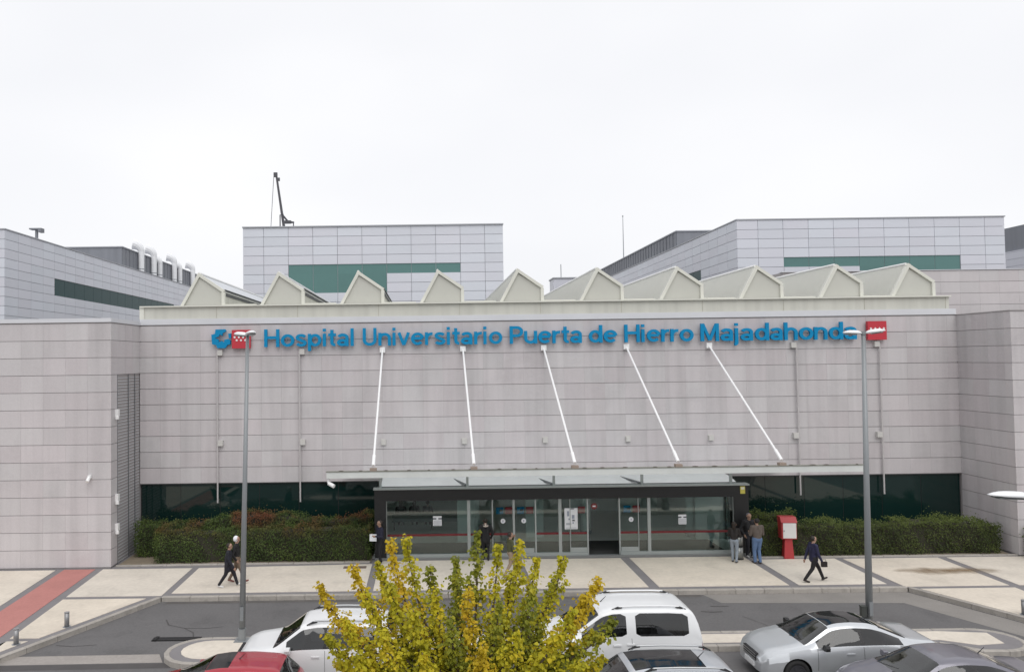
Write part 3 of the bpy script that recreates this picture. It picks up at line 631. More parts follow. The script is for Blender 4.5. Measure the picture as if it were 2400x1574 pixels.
for i in range(24): 
    x = CX0 + .5 + i * .79 + random.uniform(-.2, .2)
    b = MB(); b.ell((x, CY + .05, 4.43), (random.uniform(.04, .13), .05, .022), 8, 4); b.build('debris', mat('leaf_litter', (.07, .06, .045), .9), can)
for k, x in enumerate((-1.90, 1.68, 5.27, 8.95, 12.63)):
    r = MB().tube([(x, YW - .1, 8.78), (x, CY + .1, 4.62)], .042, 8).build('tie_rod', WHITE, can)
    MB().tube([(x, CY + .55, 4.91), (x, CY + .1, 4.60)], .062, 8).build('turnbuckle', WHITE, r)
    B('foot_plate', mat('foot_rust', (.30, .24, .20), .8), r, x - .12, x + .12, CY - .01, CY + .2, 4.427, 4.52)
    MB().box(x - .12, x + .12, YW - .14, YW - .002, 8.68, 8.92).build('wall_bracket', WHITE, r)
t = thing('security_camera', 'white security camera under the left canopy corner', 'camera', (CX0 + .05, CY + .1, 4.18)); MB().tube([(0, 0, 0), (0, 0, -.16)], .04, 8).build('stem', WHITE, t); MB().tube([(.02, 0, -.18), (.22, -.12, -.27)], .07, 8).build('body', WHITE, t)
t = thing('security_camera', 'small white security camera on the left stone wing', 'camera', (-13.55, YF, 3.72)); MB().box(-.06, .06, -.12, 0, .05, .17).build('base', WHITE, t); MB().tube([(0, -.12, .08), (0, -.28, -.06)], .07, 8).build('body', WHITE, t)
for k, zz in enumerate((6.2, 2.75, 1.55)):
    tag(MB().box(XL + .002, XL + .12, 30.62, 30.80, zz, zz + .28).box(XL + .03, XL + .16, 30.58, 30.66, zz - .12, zz).build('floodlight', WHITE), ('topmost', 'middle', 'lowest')[k] + ' small white wall light beside louvre screen', 'wall light', 'small wall lights beside the louvre screen')

# ------------------------------------------------------------------ vestibule
ves = thing('entrance_vestibule', 'glazed entrance vestibule framed in charcoal with sliding doors', 'entrance')
VX0, VX1, VY = -2.18, 13.26, 31.05
B('fascia', DARKF, ves, VX0, VX1, VY - .05, VY + .25, 2.53, 2.99); B('edge_trim', ALU, ves, VX0 - .04, VX1 + .04, VY - .08, VY + .3, 2.992, 3.05)
B('side_pier', DARKF, ves, VX0, -1.70, VY - .047, VY + .4, .15, 2.53); B('side_pier', DARKF, ves, 12.66, VX1, VY - .047, VY + .4, .15, 2.53)
B('side_wall', VGLASS, ves, VX0 + .02, VX0 + .04, VY + .4, YW, .3, 2.6); B('side_wall', VGLASS, ves, VX1 - .04, VX1 - .02, VY + .4, YW, .3, 2.6)
B('sill', ALU, ves, -1.70, 6.6, VY - .03, VY + .12, .165, .33); B('sill', ALU, ves, 7.96, 12.66, VY - .03, VY + .12, .165, .33)
B('threshold', GREYMET, ves, 6.6, 7.96, VY - .06, VY + .2, .15, .18); B('sill_step', mat('sill_grey', (.22, .225, .22), .7), ves, VX0, VX1, VY - .16, VY - .035, .15, .215)
# membrane roof
b = MB(); nx, ny = 90, 8; vs = []
for j in range(ny + 1):
    for i in range(nx + 1):
        x = VX0 + .25 + (VX1 - VX0 - .5) * i / nx; y = VY + .32 + (YW - VY - .42) * j / ny
        u = (i / nx * 4.2) % 1; vs.append((x, y, 2.965 + .30 * (j / ny) ** .8 + .06 * math.sin(PI * u) * math.sin(PI * j / ny) + .018 * math.sin(x * 4.3) * math.sin(PI * j / ny) + .012 * math.sin(x * 9.1 + j)))
b.add(vs, [(j * (nx + 1) + i, j * (nx + 1) + i + 1, (j + 1) * (nx + 1) + i + 1, (j + 1) * (nx + 1) + i) for j in range(ny) for i in range(nx)])
b.build('membrane_roof', mat('white_membrane', (.86, .87, .88), .5, var=.05), ves, smooth=True, fix=False)
B('roof_rail', mat('dark_rail', (.10, .10, .10), .6), ves, VX0 + .2, VX1 - .3, VY + .27, VY + .31, 3.0, 3.075)
for k, x in enumerate((-1.93, 1.68, 5.27, 8.93, 12.62)):
    B('canopy_post', ALU, ves, x - .05, x + .05, VY + .1, VY + .2, 3.05, 3.52)
    if k in (1, 2, 3): MB().tube([(x - .02, VY + .2, 3.1), (x - .75, YW - .1, 3.16)], .05, 6).build('brace', mat('brace_grey', (.20, .21, .22), .6), ves)
mull = [(-1.70, .06), (1.71, .13), (2.69, .05), (3.57, .09), (4.47, .06), (5.48, .13), (5.9, .03), (6.62, .06), (7.94, .06), (8.72, .03), (9.16, .13), (12.66, .05)]
for x, w in mull: B('mullion', ALU, ves, x - w / 2, x + w / 2, VY + (.02 if w > .1 else .03), VY + .10, .33 if not (6.5 < x < 8) else .18, 2.53)
for (a, _), (c, _2) in zip(mull, mull[1:]):
    if a == 6.62: continue
    p = B('glass_pane', VGLASS, ves, a + .03, c - .03, VY + .055, VY + .067, .33, 2.52)
    if a not in (3.57,): B('red_stripe', REDSTRIPE, p, a + .035, c - .035, VY + .046, VY + .050, 1.06, 1.15)
for (a, c) in ((3.66, 4.40), (5.92, 6.58), (7.99, 8.70)): B('door_kick_plate', ALU, ves, a, c, VY + .03, VY + .052, .335, .52)
def sticker(name, label, cat, x, z, w, h, m, lines=None, circ=False, inside=False):
    t = thing(name, label, cat, (x, VY + (.075 if inside else .042), z))
    if circ: MB().tube([(0, 0, 0), (0, .004, 0)], w / 2, 16).build('disc', m, t)
    else: B('sheet', m, t, -w / 2, w / 2, 0, .004, -h / 2, h / 2)
    if lines:
        for (a, c, d, e, mm) in lines: B('print', mm, t, a * w - w / 2, c * w - w / 2, -.003, -.0005, d * h - h / 2, e * h - h / 2)
    return t
lns = [(.08, .92, .05 + .11 * i, .10 + .11 * i, mat('notice_grey', (.40, .42, .46), .7)) for i in range(5)] + [(0, .38, .66, .80, INK), (.62, 1, .66, .80, INK)]
sticker('notice_sheet', 'white printed notice on the left vestibule window', 'notice', .41, 1.68, .36, .40, PAPER, lns)
sticker('notice_sheet', 'white printed notice on the right vestibule window', 'notice', 10.54, 1.61, .33, .40, PAPER, lns)
g = mat('poster_ink', (.28, .31, .38), .7)
sticker('door_poster', 'tall white poster taped on the right sliding door', 'poster', 5.94, 1.70, .54, .86, PAPER, [(.2, .35, .62, .86, g), (.3, .42, .44, .52, g), (.56, .76, .5, .68, g), (.58, .78, .38, .46, INK), (.12, .5, .2, .3, MATS['notice_grey']), (.1, .9, .05, .08, MATS['notice_grey']), (.6, .7, .26, .34, g), (.42, .75, .95, .99, INK)])
for k, (x, lab) in enumerate(((3.12, 'round white sticker beside the left door edge'), (3.98, 'round white sticker on the left sliding door leaf'), (8.42, 'round pale sticker on the right open door leaf'))):
    sticker('round_sticker', lab, 'sticker', x, 1.64, .2, .2, PAPER, [(.4, .6, .3, .7, g)], circ=True)
for k, x in enumerate((3.0, 3.86, 8.27)):
    nm = ('leftmost', 'middle', 'rightmost')[k]
    sticker('blue_decal', f'{nm} blue emblem decal on the entrance glass', 'decal', x, 2.06, .3, .28, BLUE, [(.45, .9, .4, .7, DKGREEN)], inside=True); sticker('red_decal', f'{nm} red square decal on the entrance glass', 'decal', x + .38, 2.06, .3, .28, REDP, inside=True)
sticker('red_decal', 'red decal half hidden behind the white poster', 'decal', 6.38, 2.05, .3, .28, REDP, inside=True)
sticker('no_entry_sign', 'small round prohibition sign above the open doorway', 'sign', 6.9, 2.2, .26, .26, mat('sign_dark_red', (.16, .02, .02), .5), [(.25, .75, .4, .6, PAPER)], circ=True)
t = thing('yellow_label', 'yellow alarm label on the right vestibule pier', 'label', (13.02, VY - .06, 2.80)); B('sheet', mat('label_yellow', (.62, .55, .10), .5), t, -.1, .1, 0, .01, -.15, .15); B('emblem', mat('label_pale', (.75, .74, .6), .5), t, -.07, .07, -.006, -.001, .02, .12)
# lobby furniture seen through the glass
t = thing('waiting_bench', 'long grey waiting bench inside the lobby behind the glass', 'bench', (-.2, 36.1, .165)); B('backrest', mat('bench_grey', (.12, .16, .155), .6), t, -1.5, 2.3, -.05, .02, .42, .85); B('seat', MATS['bench_grey'], t, -1.5, 2.3, .02, .5, .40, .46)
for x in (-1.4, .4, 2.2): B('leg', BLACK, t, x - .03, x + .03, .1, .4, 0, .4)
t = thing('reception_counter', 'pale counter standing deep in the lobby', 'counter', (9.8, 40, .165)); B('front_panel', LOBBYW, t, -2.2, 2.4, 0, .1, 0, 1.05); B('worktop', WHITE, t, -2.3, 2.5, -.05, .6, 1.05, 1.1)
for k, x in enumerate((2.2, 7.4, 12.0)):
    t = thing('lobby_column', ('leftmost', 'middle', 'rightmost')[k] + ' column inside the lobby', 'column', (x, 35.2 + (k == 2) * -.9, .165)); MB().tube([(0, 0, 0), (0, 0, 2.8)], .24, 16).build('shaft', LOBBYW, t, smooth=True); MB().tube([(0, 0, 0), (0, 0, .12)], .27, 16).build('base', GREYMET, t)
tag(B('lobby_partition', mat('partition_white', (.66, .68, .67), .7), None, 1.35, 2.1, 33.9, 34.0, .165, 2.6), 'pale partition panel behind the left vestibule mullion', 'partition')
tag(B('lobby_partition', MATS['partition_white'], None, 4.5, 5.3, 34.4, 34.5, .165, 2.6), 'pale partition panel between the two sliding doors', 'partition')
tag(B('lobby_partition', MATS['partition_white'], None, 12.0, 13.3, 33.7, 33.8, .165, 2.9), 'pale partition panel by the right vestibule pier', 'partition')
# ------------------------------------------------------------------ foliage helpers
def leaf_mesh(name, cen, nrm, size, m, parent, shape='quad', asp=.62, up_bias=None, smooth=True):
    cen = np.asarray(cen); nrm = np.asarray(nrm); N = len(cen)
    nrm = nrm / np.maximum(np.linalg.norm(nrm, axis=1, keepdims=True), 1e-6)
    ref = RNG.normal(size=(N, 3)) if up_bias is None else np.asarray(up_bias) + RNG.normal(size=(N, 3)) * .45
    t = ref - (ref * nrm).sum(1, keepdims=True) * nrm; t /= np.maximum(np.linalg.norm(t, axis=1, keepdims=True), 1e-6)
    b = np.cross(nrm, t); s = np.asarray(size).reshape(-1, 1)
    if shape == 'quad':
        V = np.stack([cen - t * s * .5, cen + b * s * asp * .5 + nrm * s * .08, cen + t * s * .5, cen - b * s * asp * .5 + nrm * s * .08], 1); k = 4
        F = np.arange(N * 4).reshape(N, 4).tolist()
    else:   # folded leaf with two lobes
        V = np.stack([cen, cen + t * s * .38 + b * s * asp * .55 + nrm * s * .12, cen + t * s * .72 + b * s * asp * .34 + nrm * s * .02, cen + t * s - nrm * s * .16,
                      cen + t * s * .72 - b * s * asp * .34 + nrm * s * .02, cen + t * s * .38 - b * s * asp * .55 + nrm * s * .12], 1); k = 6
        F = []
        for i in range(N): o = i * 6; F += [(o, o + 1, o + 2, o + 3), (o, o + 3, o + 4, o + 5)]
    me = bpy.data.meshes.new(name); me.from_pydata(V.reshape(-1, 3).tolist(), [], F); me.update()
    return link(name, me, m, parent)

HG = [(.0, (.022, .038, .010)), (.35, (.044, .072, .017)), (.7, (.074, .112, .026)), (1., (.12, .165, .04))]
LEAF_HL = leafmat('hedge_leaf_red_tips', HG, red=(.19, .055, .03), red_h=(1.05, 1.9))
LEAF_HB = leafmat('hedge_leaf_bronze', HG, red=(.20, .06, .032), red_h=(1.0, 1.7))
LEAF_HR = leafmat('hedge_leaf_green_lit_top', [(.0, (.024, .036, .010)), (.35, (.044, .062, .016)), (.7, (.072, .094, .022)), (1., (.105, .13, .034))], red=(.115, .15, .035), red_h=(1.15, 1.5), rt=(.2, .35))  # sky light on the hedge top is put into the leaf colour by height
TWIG = mat('hedge_twigs', (.030, .028, .018), .95, var=.3, scale=5)
def hedge(label, x0, x1, y0, y1, ztop, m, dens=620, bulge=.10, seed=1):
    rg = np.random.default_rng(seed)
    t = thing('clipped_hedge', label, 'hedge', ((x0 + x1) / 2, (y0 + y1) / 2, .17))
    cx, cy = t.location.x, t.location.y; lx, ly = x1 - x0, y1 - y0
    zt = ztop if callable(ztop) else (lambda x: ztop)
    def lump(x, y, z): return .10 * np.sin(x * 1.7 + z * 1.3) * np.sin(x * .63 + 1) + .06 * np.sin(x * 4.1 - y * 3 + z * 2) + .04 * np.sin(x * 9 + z * 7)
    C = []; Nn = []
    def put(x, y, z, n):
        d = lump(x, y, z)[:, None] * n + rg.normal(size=(len(x), 3)) * .045; C.append(np.stack([x, y, z], 1) + d - n * rg.random((len(x), 1)) ** 2 * .10); Nn.append(n + rg.normal(size=(len(x), 3)) * .55)
    zm = max(zt(x0 + lx * i / 20) for i in range(21))
    n = int(lx * zm * dens * 1.15); x = rg.uniform(x0, x1, n); z = .2 + rg.random(n) * (np.array([zt(a) for a in x]) - .2); put(x, np.full(n, y0) - .02, z, np.tile([0, -1., .25], (n, 1)))
    n = int(lx * ly * dens * 1.25); x = rg.uniform(x0, x1, n); put(x, rg.uniform(y0, y1, n), np.array([zt(a) for a in x]), np.tile([0, -.2, 1.], (n, 1)))
    for xs, sg in ((x0, -1.), (x1, 1.)):
        n = int(ly * zm * dens); put(np.full(n, xs), rg.uniform(y0, y1, n), .2 + rg.random(n) * (zt(xs) - .2), np.tile([sg, 0, .25], (n, 1)))
    n = int(lx * 46); x = rg.uniform(x0, x1, n); zz = np.array([zt(a) for a in x]) + rg.random(n) ** 3 * .32; put(x, rg.uniform(y0, y1, n), zz, np.tile([0, -.5, .8], (n, 1)))
    C = np.concatenate(C) - np.array([cx, cy, .17]); Nn = np.concatenate(Nn)
    o = leaf_mesh('foliage', C, Nn, rg.uniform(.035, .085, len(C)), m, t); tag(o, kind='stuff')
    b = MB(); k = 16; P = []
    for i in range(k + 1):
        xx = x0 + .12 + (lx - .24) * i / k; zz = zt(xx) - .12; P.append((xx - cx, zz))
    pl = [(-lx / 2 + .12, 0)] + [(a, c - .17) for a, c in P] + [(lx / 2 - .12, 0)]
    b.prism(pl, 'y', -ly / 2 + .12, ly / 2 - .1).build('branches', TWIG, t)
    return t
hedge('lower clipped hedge along the pavement left of the entrance', -11.15, -2.35, 30.78, 31.75, lambda x: 1.46 + .05 * math.sin(x), LEAF_HL, seed=3)
hedge('taller red tipped hedge behind the lower left hedge', -12.35, -2.3, 31.8, 32.75, lambda x: 1.62 + .16 * math.sin(x * .9 + 2) + .022 * (x + 12), LEAF_HB, seed=4)
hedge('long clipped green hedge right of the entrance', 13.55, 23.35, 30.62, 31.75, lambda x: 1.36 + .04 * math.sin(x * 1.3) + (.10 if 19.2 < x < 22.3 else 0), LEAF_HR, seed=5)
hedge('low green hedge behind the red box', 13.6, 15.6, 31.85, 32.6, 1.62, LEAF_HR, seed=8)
hedge('dark end of a hedge cut off by the right edge', 23.86, 26.2, 29.25, 30.1, 1.42, LEAF_HL, seed=6)

# ------------------------------------------------------------------ lamp posts, bollards, box, bin
def luminaire(t, x0, L, tilt, z, ry=0., name='lamp_head', w=.14):
    b = MB(); n = 8; pts = []
    for i in range(n + 1):
        u = i / n; pts.append(u)
    prof = [.35, .75, .95, 1.0, 1.0, .97, .85, .6, .25]
    vs = []; K = 10
    for i, u in enumerate(pts):
        for j in range(K):
            a = 2 * PI * j / K; yy = math.cos(a) * w * prof[i]; zz = (math.sin(a) * (.09 if math.sin(a) > 0 else .035)) * prof[i]
            vs.append((x0 + u * L, yy, zz))
    fs = [(i * K + j, i * K + (j + 1) % K, (i + 1) * K + (j + 1) % K, (i + 1) * K + j) for i in range(n) for j in range(K)] + [tuple(range(K)), tuple(reversed(range(n * K, n * K + K)))]
    b.add(vs, fs); o = b.build(name, mat('lamp_white', (.78, .79, .80), .35), t, smooth=True); o.location = (0, 0, z); o.rotation_euler = (0, -tilt, ry)
    g = MB().box(x0 + L * .3, x0 + L * .85, -w * .7, w * .7, -.055, -.03).build('lamp_glass', mat('lamp_lens', (.10, .11, .11), .2), o)
    return o
def lamp_post(label, x, y, h, heads, lean=0., r=(.092, .050)):
    t = thing('street_lamp', label, 'street lamp', (x, y, .15)); t.rotation_euler = (0, lean, 0)
    MB().tube([(0, 0, 0), (0, 0, h)], list(r), 14).build('pole', POST, t, smooth=True); MB().box(-.2, .2, -.2, .2, 0, .02).tube([(0, 0, .02), (0, 0, .35)], r[0] * 1.25, 12).build('base', POST, t)
    MB().tube([(0, 0, h - .02), (0, 0, h + .07)], r[1] * 1.25, 10).build('cap', POST, t)
    B('inspection_door', MATS['lamp_post_paint'], t, -.05, .05, -r[0] - .012, -r[0] + .03, .6, 1.0)
    for (L, tilt, ry) in heads: luminaire(t, .05, L, tilt, h + .01, ry)
    return t
lamp_post('tall grey double headed street lamp in front of the left hedge', -5.52, 22.3, 8.98, [(.62, .12, rad(-62)), (.62, .08, rad(118 + 20))], lean=rad(1.4))
lamp_post('tall grey double headed street lamp behind the silver saloon', 12.83, 22.0, 8.78, [(.52, .14, rad(-20)), (.5, .05, rad(170))], lean=rad(.6), r=(.100, .056))
tag(MB().box(12.57, 12.71, 21.9, 22.03, .15, 1.0).box(12.56, 12.72, 21.89, 22.04, 1.0, 1.03).build('cable_cabinet', mat('cabinet_dark', (.05, .055, .05), .6)), 'small dark cabinet at the foot of the right street lamp', 'cabinet')
t = thing('street_lamp', 'low white headed lamp cut off by the right edge', 'street lamp', (12.22, 15.2, 0))
MB().tube([(0, 0, 0), (0, 0, 5.40)], [.08, .055], 12).build('pole', POST, t, smooth=True); luminaire(t, -.05, .92, .05, 5.42, PI, w=.17)
for k, (x, y, lab) in enumerate(((-11.2, 23.62, 'grey steel bollard farther up the left kerb'), (-12.02, 22.22, 'grey steel bollard nearest the left edge'), (18.45, 23.55, 'grey steel bollard at the right kerb edge'))):
    t = thing('bollard', lab, 'bollard', (x - .12 * (1 if k < 2 else -1), y, .15), group='steel bollards along the kerb')
    MB().tube([(0, 0, 0), (0, 0, .44)], .072, 14).build('post', mat('bollard_steel', (.27, .27, .275), .4, metal=.5), t, smooth=True); MB().tube([(0, 0, .441), (0, 0, .462)], .08, 14).build('cap', RIM, t); MB().tube([(0, 0, 0), (0, 0, .015)], .12, 14).build('base', GREYMET, t)
t = thing('red_post_box', 'red pedestal box with white door in front of the right hedge', 'post box', (14.55, 30.45, .15), rad(-6))
MB().add([(-.19, -.16, 0), (.19, -.16, 0), (.19, .16, 0), (-.19, .16, 0), (-.14, -.12, .80), (.14, -.12, .80), (.14, .12, .80), (-.14, .12, .80)], [(3, 2, 1, 0), (4, 5, 6, 7), (0, 1, 5, 4), (1, 2, 6, 5), (2, 3, 7, 6), (3, 0, 4, 7)]).build('pedestal', REDBOX, t)
MB().box(-.29, .29, -.22, .22, .80, 1.46).build('cabinet', REDBOX, t); MB().prism([(-.25, 1.462), (.22, 1.462), (.22, 1.66), (-.10, 1.66)], 'x', -.31, .31).build('hood', REDBOX, t)
d = B('door', mat('box_door_white', (.70, .69, .68), .5), t, -.24, .265, -.245, -.221, .84, 1.44); B('handle', GREYMET, d, -.22, -.19, -.262, -.246, 1.10, 1.16)
t = thing('litter_bin', 'cylindrical steel litter bin beside the right vestibule pier', 'bin', (12.52, 30.38, .15))
MB().tube([(0, 0, .05), (0, 0, .50)], .19, 18).build('lower_body', mat('bin_steel', (.33, .34, .33), .35, metal=.6), t, smooth=True); MB().tube([(0, 0, .50), (0, 0, .58)], .195, 18).build('dark_band', BLACK, t); MB().tube([(0, 0, .58), (0, 0, .92)], .19, 18).build('upper_body', MATS['bin_steel'], t, smooth=True); MB().tube([(0, 0, 0), (0, 0, .05)], .2, 18).build('base', BLACK, t); MB().tube([(0, 0, .92), (0, 0, .95)], .2, 18).build('rim', BLACK, t)

# ------------------------------------------------------------------ cars
def lerp_tab(tab, x):
    xs = [p[0] for p in tab]; return float(np.interp(x, xs, [p[1] for p in tab]))
def smooth_tab(tab, x, w):
    return sum(lerp_tab(tab, x + d * w) * k for d, k in ((-1, .2), (-.5, .2), (0, .2), (.5, .2), (1, .2)))
_wheel = {}
def wheel_meshes(style, R, wd):
    key = (style, R)
    if key in _wheel: return _wheel[key]
    b = MB(); n = 36; prof = [(.66, -.5), (.9, -.5), (.985, -.38), (1.0, -.2), (1.0, .2), (.985, .38), (.9, .5), (.66, .5)]
    vs = [(r * R * math.cos(2 * PI * j / n), y * wd, r * R * math.sin(2 * PI * j / n)) for j in range(n) for r, y in prof]; k = len(prof)
    fs = [(j * k + i, j * k + (i + 1) % k, ((j + 1) % n) * k + (i + 1) % k, ((j + 1) % n) * k + i) for j in range(n) for i in range(k)]
    b.add(vs, fs); ty = b.mesh('tyre', True)
    b = MB(); b.cm = 1; r0 = .64 * R
    b.tube([(0, -wd * .1, 0), (0, wd * .4, 0)], r0, 30); b.cm = 0
    for r1, r2, y0, y1 in ((.56, .665, .3, .49),):
        vs = [(r * R * math.cos(2 * PI * j / n), y * wd, r * R * math.sin(2 * PI * j / n)) for j in range(n) for r, y in ((r1, y0), (r1, y1), (r2, y1), (r2, y0))]
        b.add(vs, [(j * 4 + i, j * 4 + (i + 1) % 4, ((j + 1) % n) * 4 + (i + 1) % 4, ((j + 1) % n) * 4 + i) for j in range(n) for i in range(4)])
    ns = 5 if style != 'steel' else 7
    for s in range(ns):
        a = 2 * PI * s / ns + .3; ca, sa = math.cos(a), math.sin(a); w0, w1 = (.13 * R, .09 * R) if style != 'steel' else (.11 * R, .12 * R)
        def P(u, v, y): return (ca * u - sa * v, y, sa * u + ca * v)
        u0, u1 = .05 * R, .6 * R
        b.add([P(u0, -w0, wd * .40), P(u1, -w1, wd * .43), P(u1, w1, wd * .43), P(u0, w0, wd * .40), P(u0, -w0, wd * .49), P(u1, -w1, wd * .47), P(u1, w1, wd * .47), P(u0, w0, wd * .49)],
              [(3, 2, 1, 0), (4, 5, 6, 7), (0, 1, 5, 4), (1, 2, 6, 5), (2, 3, 7, 6), (3, 0, 4, 7)])
    b.tube([(0, wd * .4, 0), (0, wd * .52, 0)], .14 * R, 12)
    rm = b.mesh('rim'); _wheel[key] = (ty, rm); return _wheel[key]

CABIN = mat('cabin_plastic', (.03, .03, .032), .7); SEATM = mat('seat_cloth', (.07, .07, .075), .85)
def make_car(label, cat, loc, rz, sp, paint, rimm=RIM):
    """sp: L, W, top[(x,z)], belt[(x,z)], width[(x,f)], wtop[(x,f)], side windows, ws, rw, wheels; x forward from rear bumper 0 to L"""
    L, Wd = sp['L'], sp['W'] / 2
    t = thing('parked_car', label, cat, loc, rz)
    key = sp['name']
    zb = sp.get('zb', .22)
    CH = sp.get('chamfer', .06)
    us = set(np.linspace(0, L, 71).round(3).tolist()) | {.02, .05, L - .02, L - .05}
    for a, c in sp['win']: us |= {round(a + CH, 3), round(c - CH, 3)}
    for a, c in sp['win'] + [sp['ws'], sp['rw']] + sp.get('pan', []): us |= {a, c}
    for h in sp['head']: us |= set(h[:2])
    us = sorted(us)
    # drop stations too close to a marked one
    marks = [a for p in sp['win'] + [sp['ws'], sp['rw']] + sp.get('pan', []) for a in p] + [round(q, 3) for a, c in sp['win'] for q in (a + CH, c - CH)] + [a for h in sp['head'] for a in h[:2]] + [0, L]
    us = [u for u in us if u in marks or min(abs(u - q) for q in marks) > .018]
    us = [u for u in us if u in marks or not any(a < u < a + CH or c - CH < u < c for a, c in sp['win'])]
    rows = []
    for x in us:
        zt = smooth_tab(sp['top'], x, sp.get('sm', .06)); zs = smooth_tab(sp['belt'], x, .05); wf = smooth_tab(sp['width'], x, .05) * Wd; wt = smooth_tab(sp['wtop'], x, .10) * Wd
        bo = zb + lerp_tab(sp.get('under', [(0, .10), (.35, 0), (L - .4, 0), (L, .06)]), x)
        zt = max(zt, zs + .012); gh = zt - zs; dr = min(.085, gh * .45)
        wbelt = wf * .965; we = min(wt, wbelt - .01)
        e = (we, zt - dr)
        def mixp(f, bul=0): return (wbelt + (e[0] - wbelt) * f + bul, zs + (e[1] - zs) * f)
        bg = min(gh, .4) * .06
        hh = zs - bo
        sec = [(0, bo), (wf * .6, bo), (wf * .88, bo + .01), (wf * .965, bo + hh * .10), (wf * .985, bo + hh * .28), (wf, bo + hh * .48), (wf * 1.0, bo + hh * .68), (wf * .99, bo + hh * .86), (wbelt, zs),
               mixp(.07, bg * .3), mixp(.17, bg * .6), mixp(.36, bg), mixp(.66, bg), mixp(.84, bg * .6), mixp(.94, bg * .2), e, (we - dr * .55, zt - dr * .42), (we - dr * 1.5, zt - dr * .14), (we * .6, zt - .012 * min(1, gh * 4)), (we * .3, zt - .003), (0, zt)]
        rows.append(sec)
    K = len(rows[0]); b = MB(); vs = []
    for x, sec in zip(us, rows):
        X = x - L / 2
        for (y, z) in sec: vs.append((X, y, z))
        for (y, z) in sec[1:-1]: vs.append((X, -y, z))
    M = K + K - 2
    def idx(i, k, s): return i * M + (k if (s > 0 or k == 0 or k == K - 1) else K + k - 1)
    def cls(i, k):
        xa, xb = us[i], us[i + 1]; xm = (xa + xb) / 2
        zt = rows[i][K - 1][1]
        if 9 <= k < 14:
            for a, c in sp['win']:
                if a <= xm <= c:
                    if k in (9, 13):
                        if xm < a + CH: return 100
                        if xm > c - CH: return 101
                    return 1
            if sp.get('dark_pillar', True) and sp['win'][0][0] < xm < sp['win'][-1][1]: return 4     # dark pillars between side windows
        if k >= 16:
            if sp['ws'][0] <= xm <= sp['ws'][1]: return 2
            if sp['rw'][0] <= xm <= sp['rw'][1]: return 3
        if k >= 17:
            for a, c in sp.get('pan', []):
                if a <= xm <= c: return 4
        for h in sp['head']:
            if h[0] <= xm <= h[1] and h[2] <= k < h[3]: return h[4]
        if k in (3,) and sp.get('clad') and .1 < xm < L - .1: return 4
        return 0
    fs = []; ms = []
    for i in range(len(us) - 1):
        for k in range(K - 1):
            for s in (1, -1):
                q = (idx(i, k, s), idx(i + 1, k, s), idx(i + 1, k + 1, s), idx(i, k + 1, s))
                cl_ = cls(i, k)
                if cl_ >= 100:
                    oc = {(100, 9): 0, (101, 9): 1, (101, 13): 2, (100, 13): 3}[(cl_, k)]
                    bt = (q[oc], q[(oc + 1) % 4], q[oc - 1]); gt = (q[(oc + 1) % 4], q[(oc + 2) % 4], q[oc - 1])
                    fs += [bt, gt] if s > 0 else [bt[::-1], gt[::-1]]; ms += [4 if sp.get('dark_pillar', True) else 0, 1]; continue
                fs.append(q if s > 0 else q[::-1]); ms.append(cls(i, k))
    for i, rev in ((0, True), (len(us) - 1, False)):
        ringv = [idx(i, k, 1) for k in range(K)] + [idx(i, k, -1) for k in range(K - 2, 0, -1)]
        fs.append(tuple(ringv if rev else reversed(ringv))); ms.append(0)
    b.v = vs; b.f = fs; b.m = ms
    me = b.mesh('body_raw'); mats7 = [paint, CGLASS, CGLASSG, CGLASS, BLACK, LAMPG, TAIL]
    for q in mats7: me.materials.append(q)
    bo_ = bpy.data.objects.new('raw', me); COL.objects.link(bo_)
    R = sp['R']; cutters = []
    for wx in sp['wheels']:
        for s in (1, -1):
            c = MB(); c.cm = 4; c.tube([(wx - L / 2, s * (Wd - .30), R + .015), (wx - L / 2, s * (Wd + .2), R + .015)], R * 1.13, 30); cm = c.mesh('cut')
            for q in mats7: cm.materials.append(q)
            co = bpy.data.objects.new('cut', cm); COL.objects.link(co); cutters.append(co)
            md = bo_.modifiers.new('b', 'BOOLEAN'); md.object = co; md.operation = 'DIFFERENCE'; md.solver = 'EXACT'
            try: md.material_mode = 'INDEX'
            except Exception: pass
    bpy.context.view_layer.update(); dg = bpy.context.evaluated_depsgraph_get()
    cm = bpy.data.meshes.new_from_object(bo_.evaluated_get(dg))
    for o in cutters + [bo_]: bpy.data.objects.remove(o)
    # split by material into parts
    names = {0: 'body', 1: 'side_window', 2: 'windscreen', 3: 'rear_window', 4: 'window_pillar', 5: 'headlight', 6: 'tail_light', 7: 'wheel_arch', 8: 'roof_glass', 9: 'sill_trim'}; mats7 = mats7 + [BLACK, CROOF, BLACK]
    V = np.array([v.co[:] for v in cm.vertices]); groups = {}
    for p in cm.polygons:
        g = p.material_index; c = p.center
        k = (g, 0)
        if g in (1, 5, 6):
            seg = 0
            if g == 1:
                for q, (a, c2) in enumerate(sp['win']):
                    if a - .01 <= c.x + L / 2 <= c2 + .01: seg = q
            k = (g, (1 if c.y > 0 else -1) * (seg + 1))
        if g == 4:
            if c.z < sp['R'] * 2.3 and min(abs(c.x + L / 2 - wx) for wx in sp['wheels']) < sp['R'] * 1.3: k = (7, (1 if c.y > 0 else -1) * (1 + min(range(2), key=lambda q: abs(c.x + L / 2 - sp['wheels'][q]))))
            elif abs(c.y) < Wd * .62 and c.z > 1.2 and sp.get('pan'): k = (8, 0)
            elif c.z > .8: k = (4, (1 if c.y > 0 else -1) * (1 + min(range(len(sp['win'])), key=lambda q: abs(c.x + L / 2 - sp['win'][q][0]))))
            else: k = (9, 1 if c.y > 0 else -1)
        groups.setdefault(k, []).append(tuple(p.vertices))
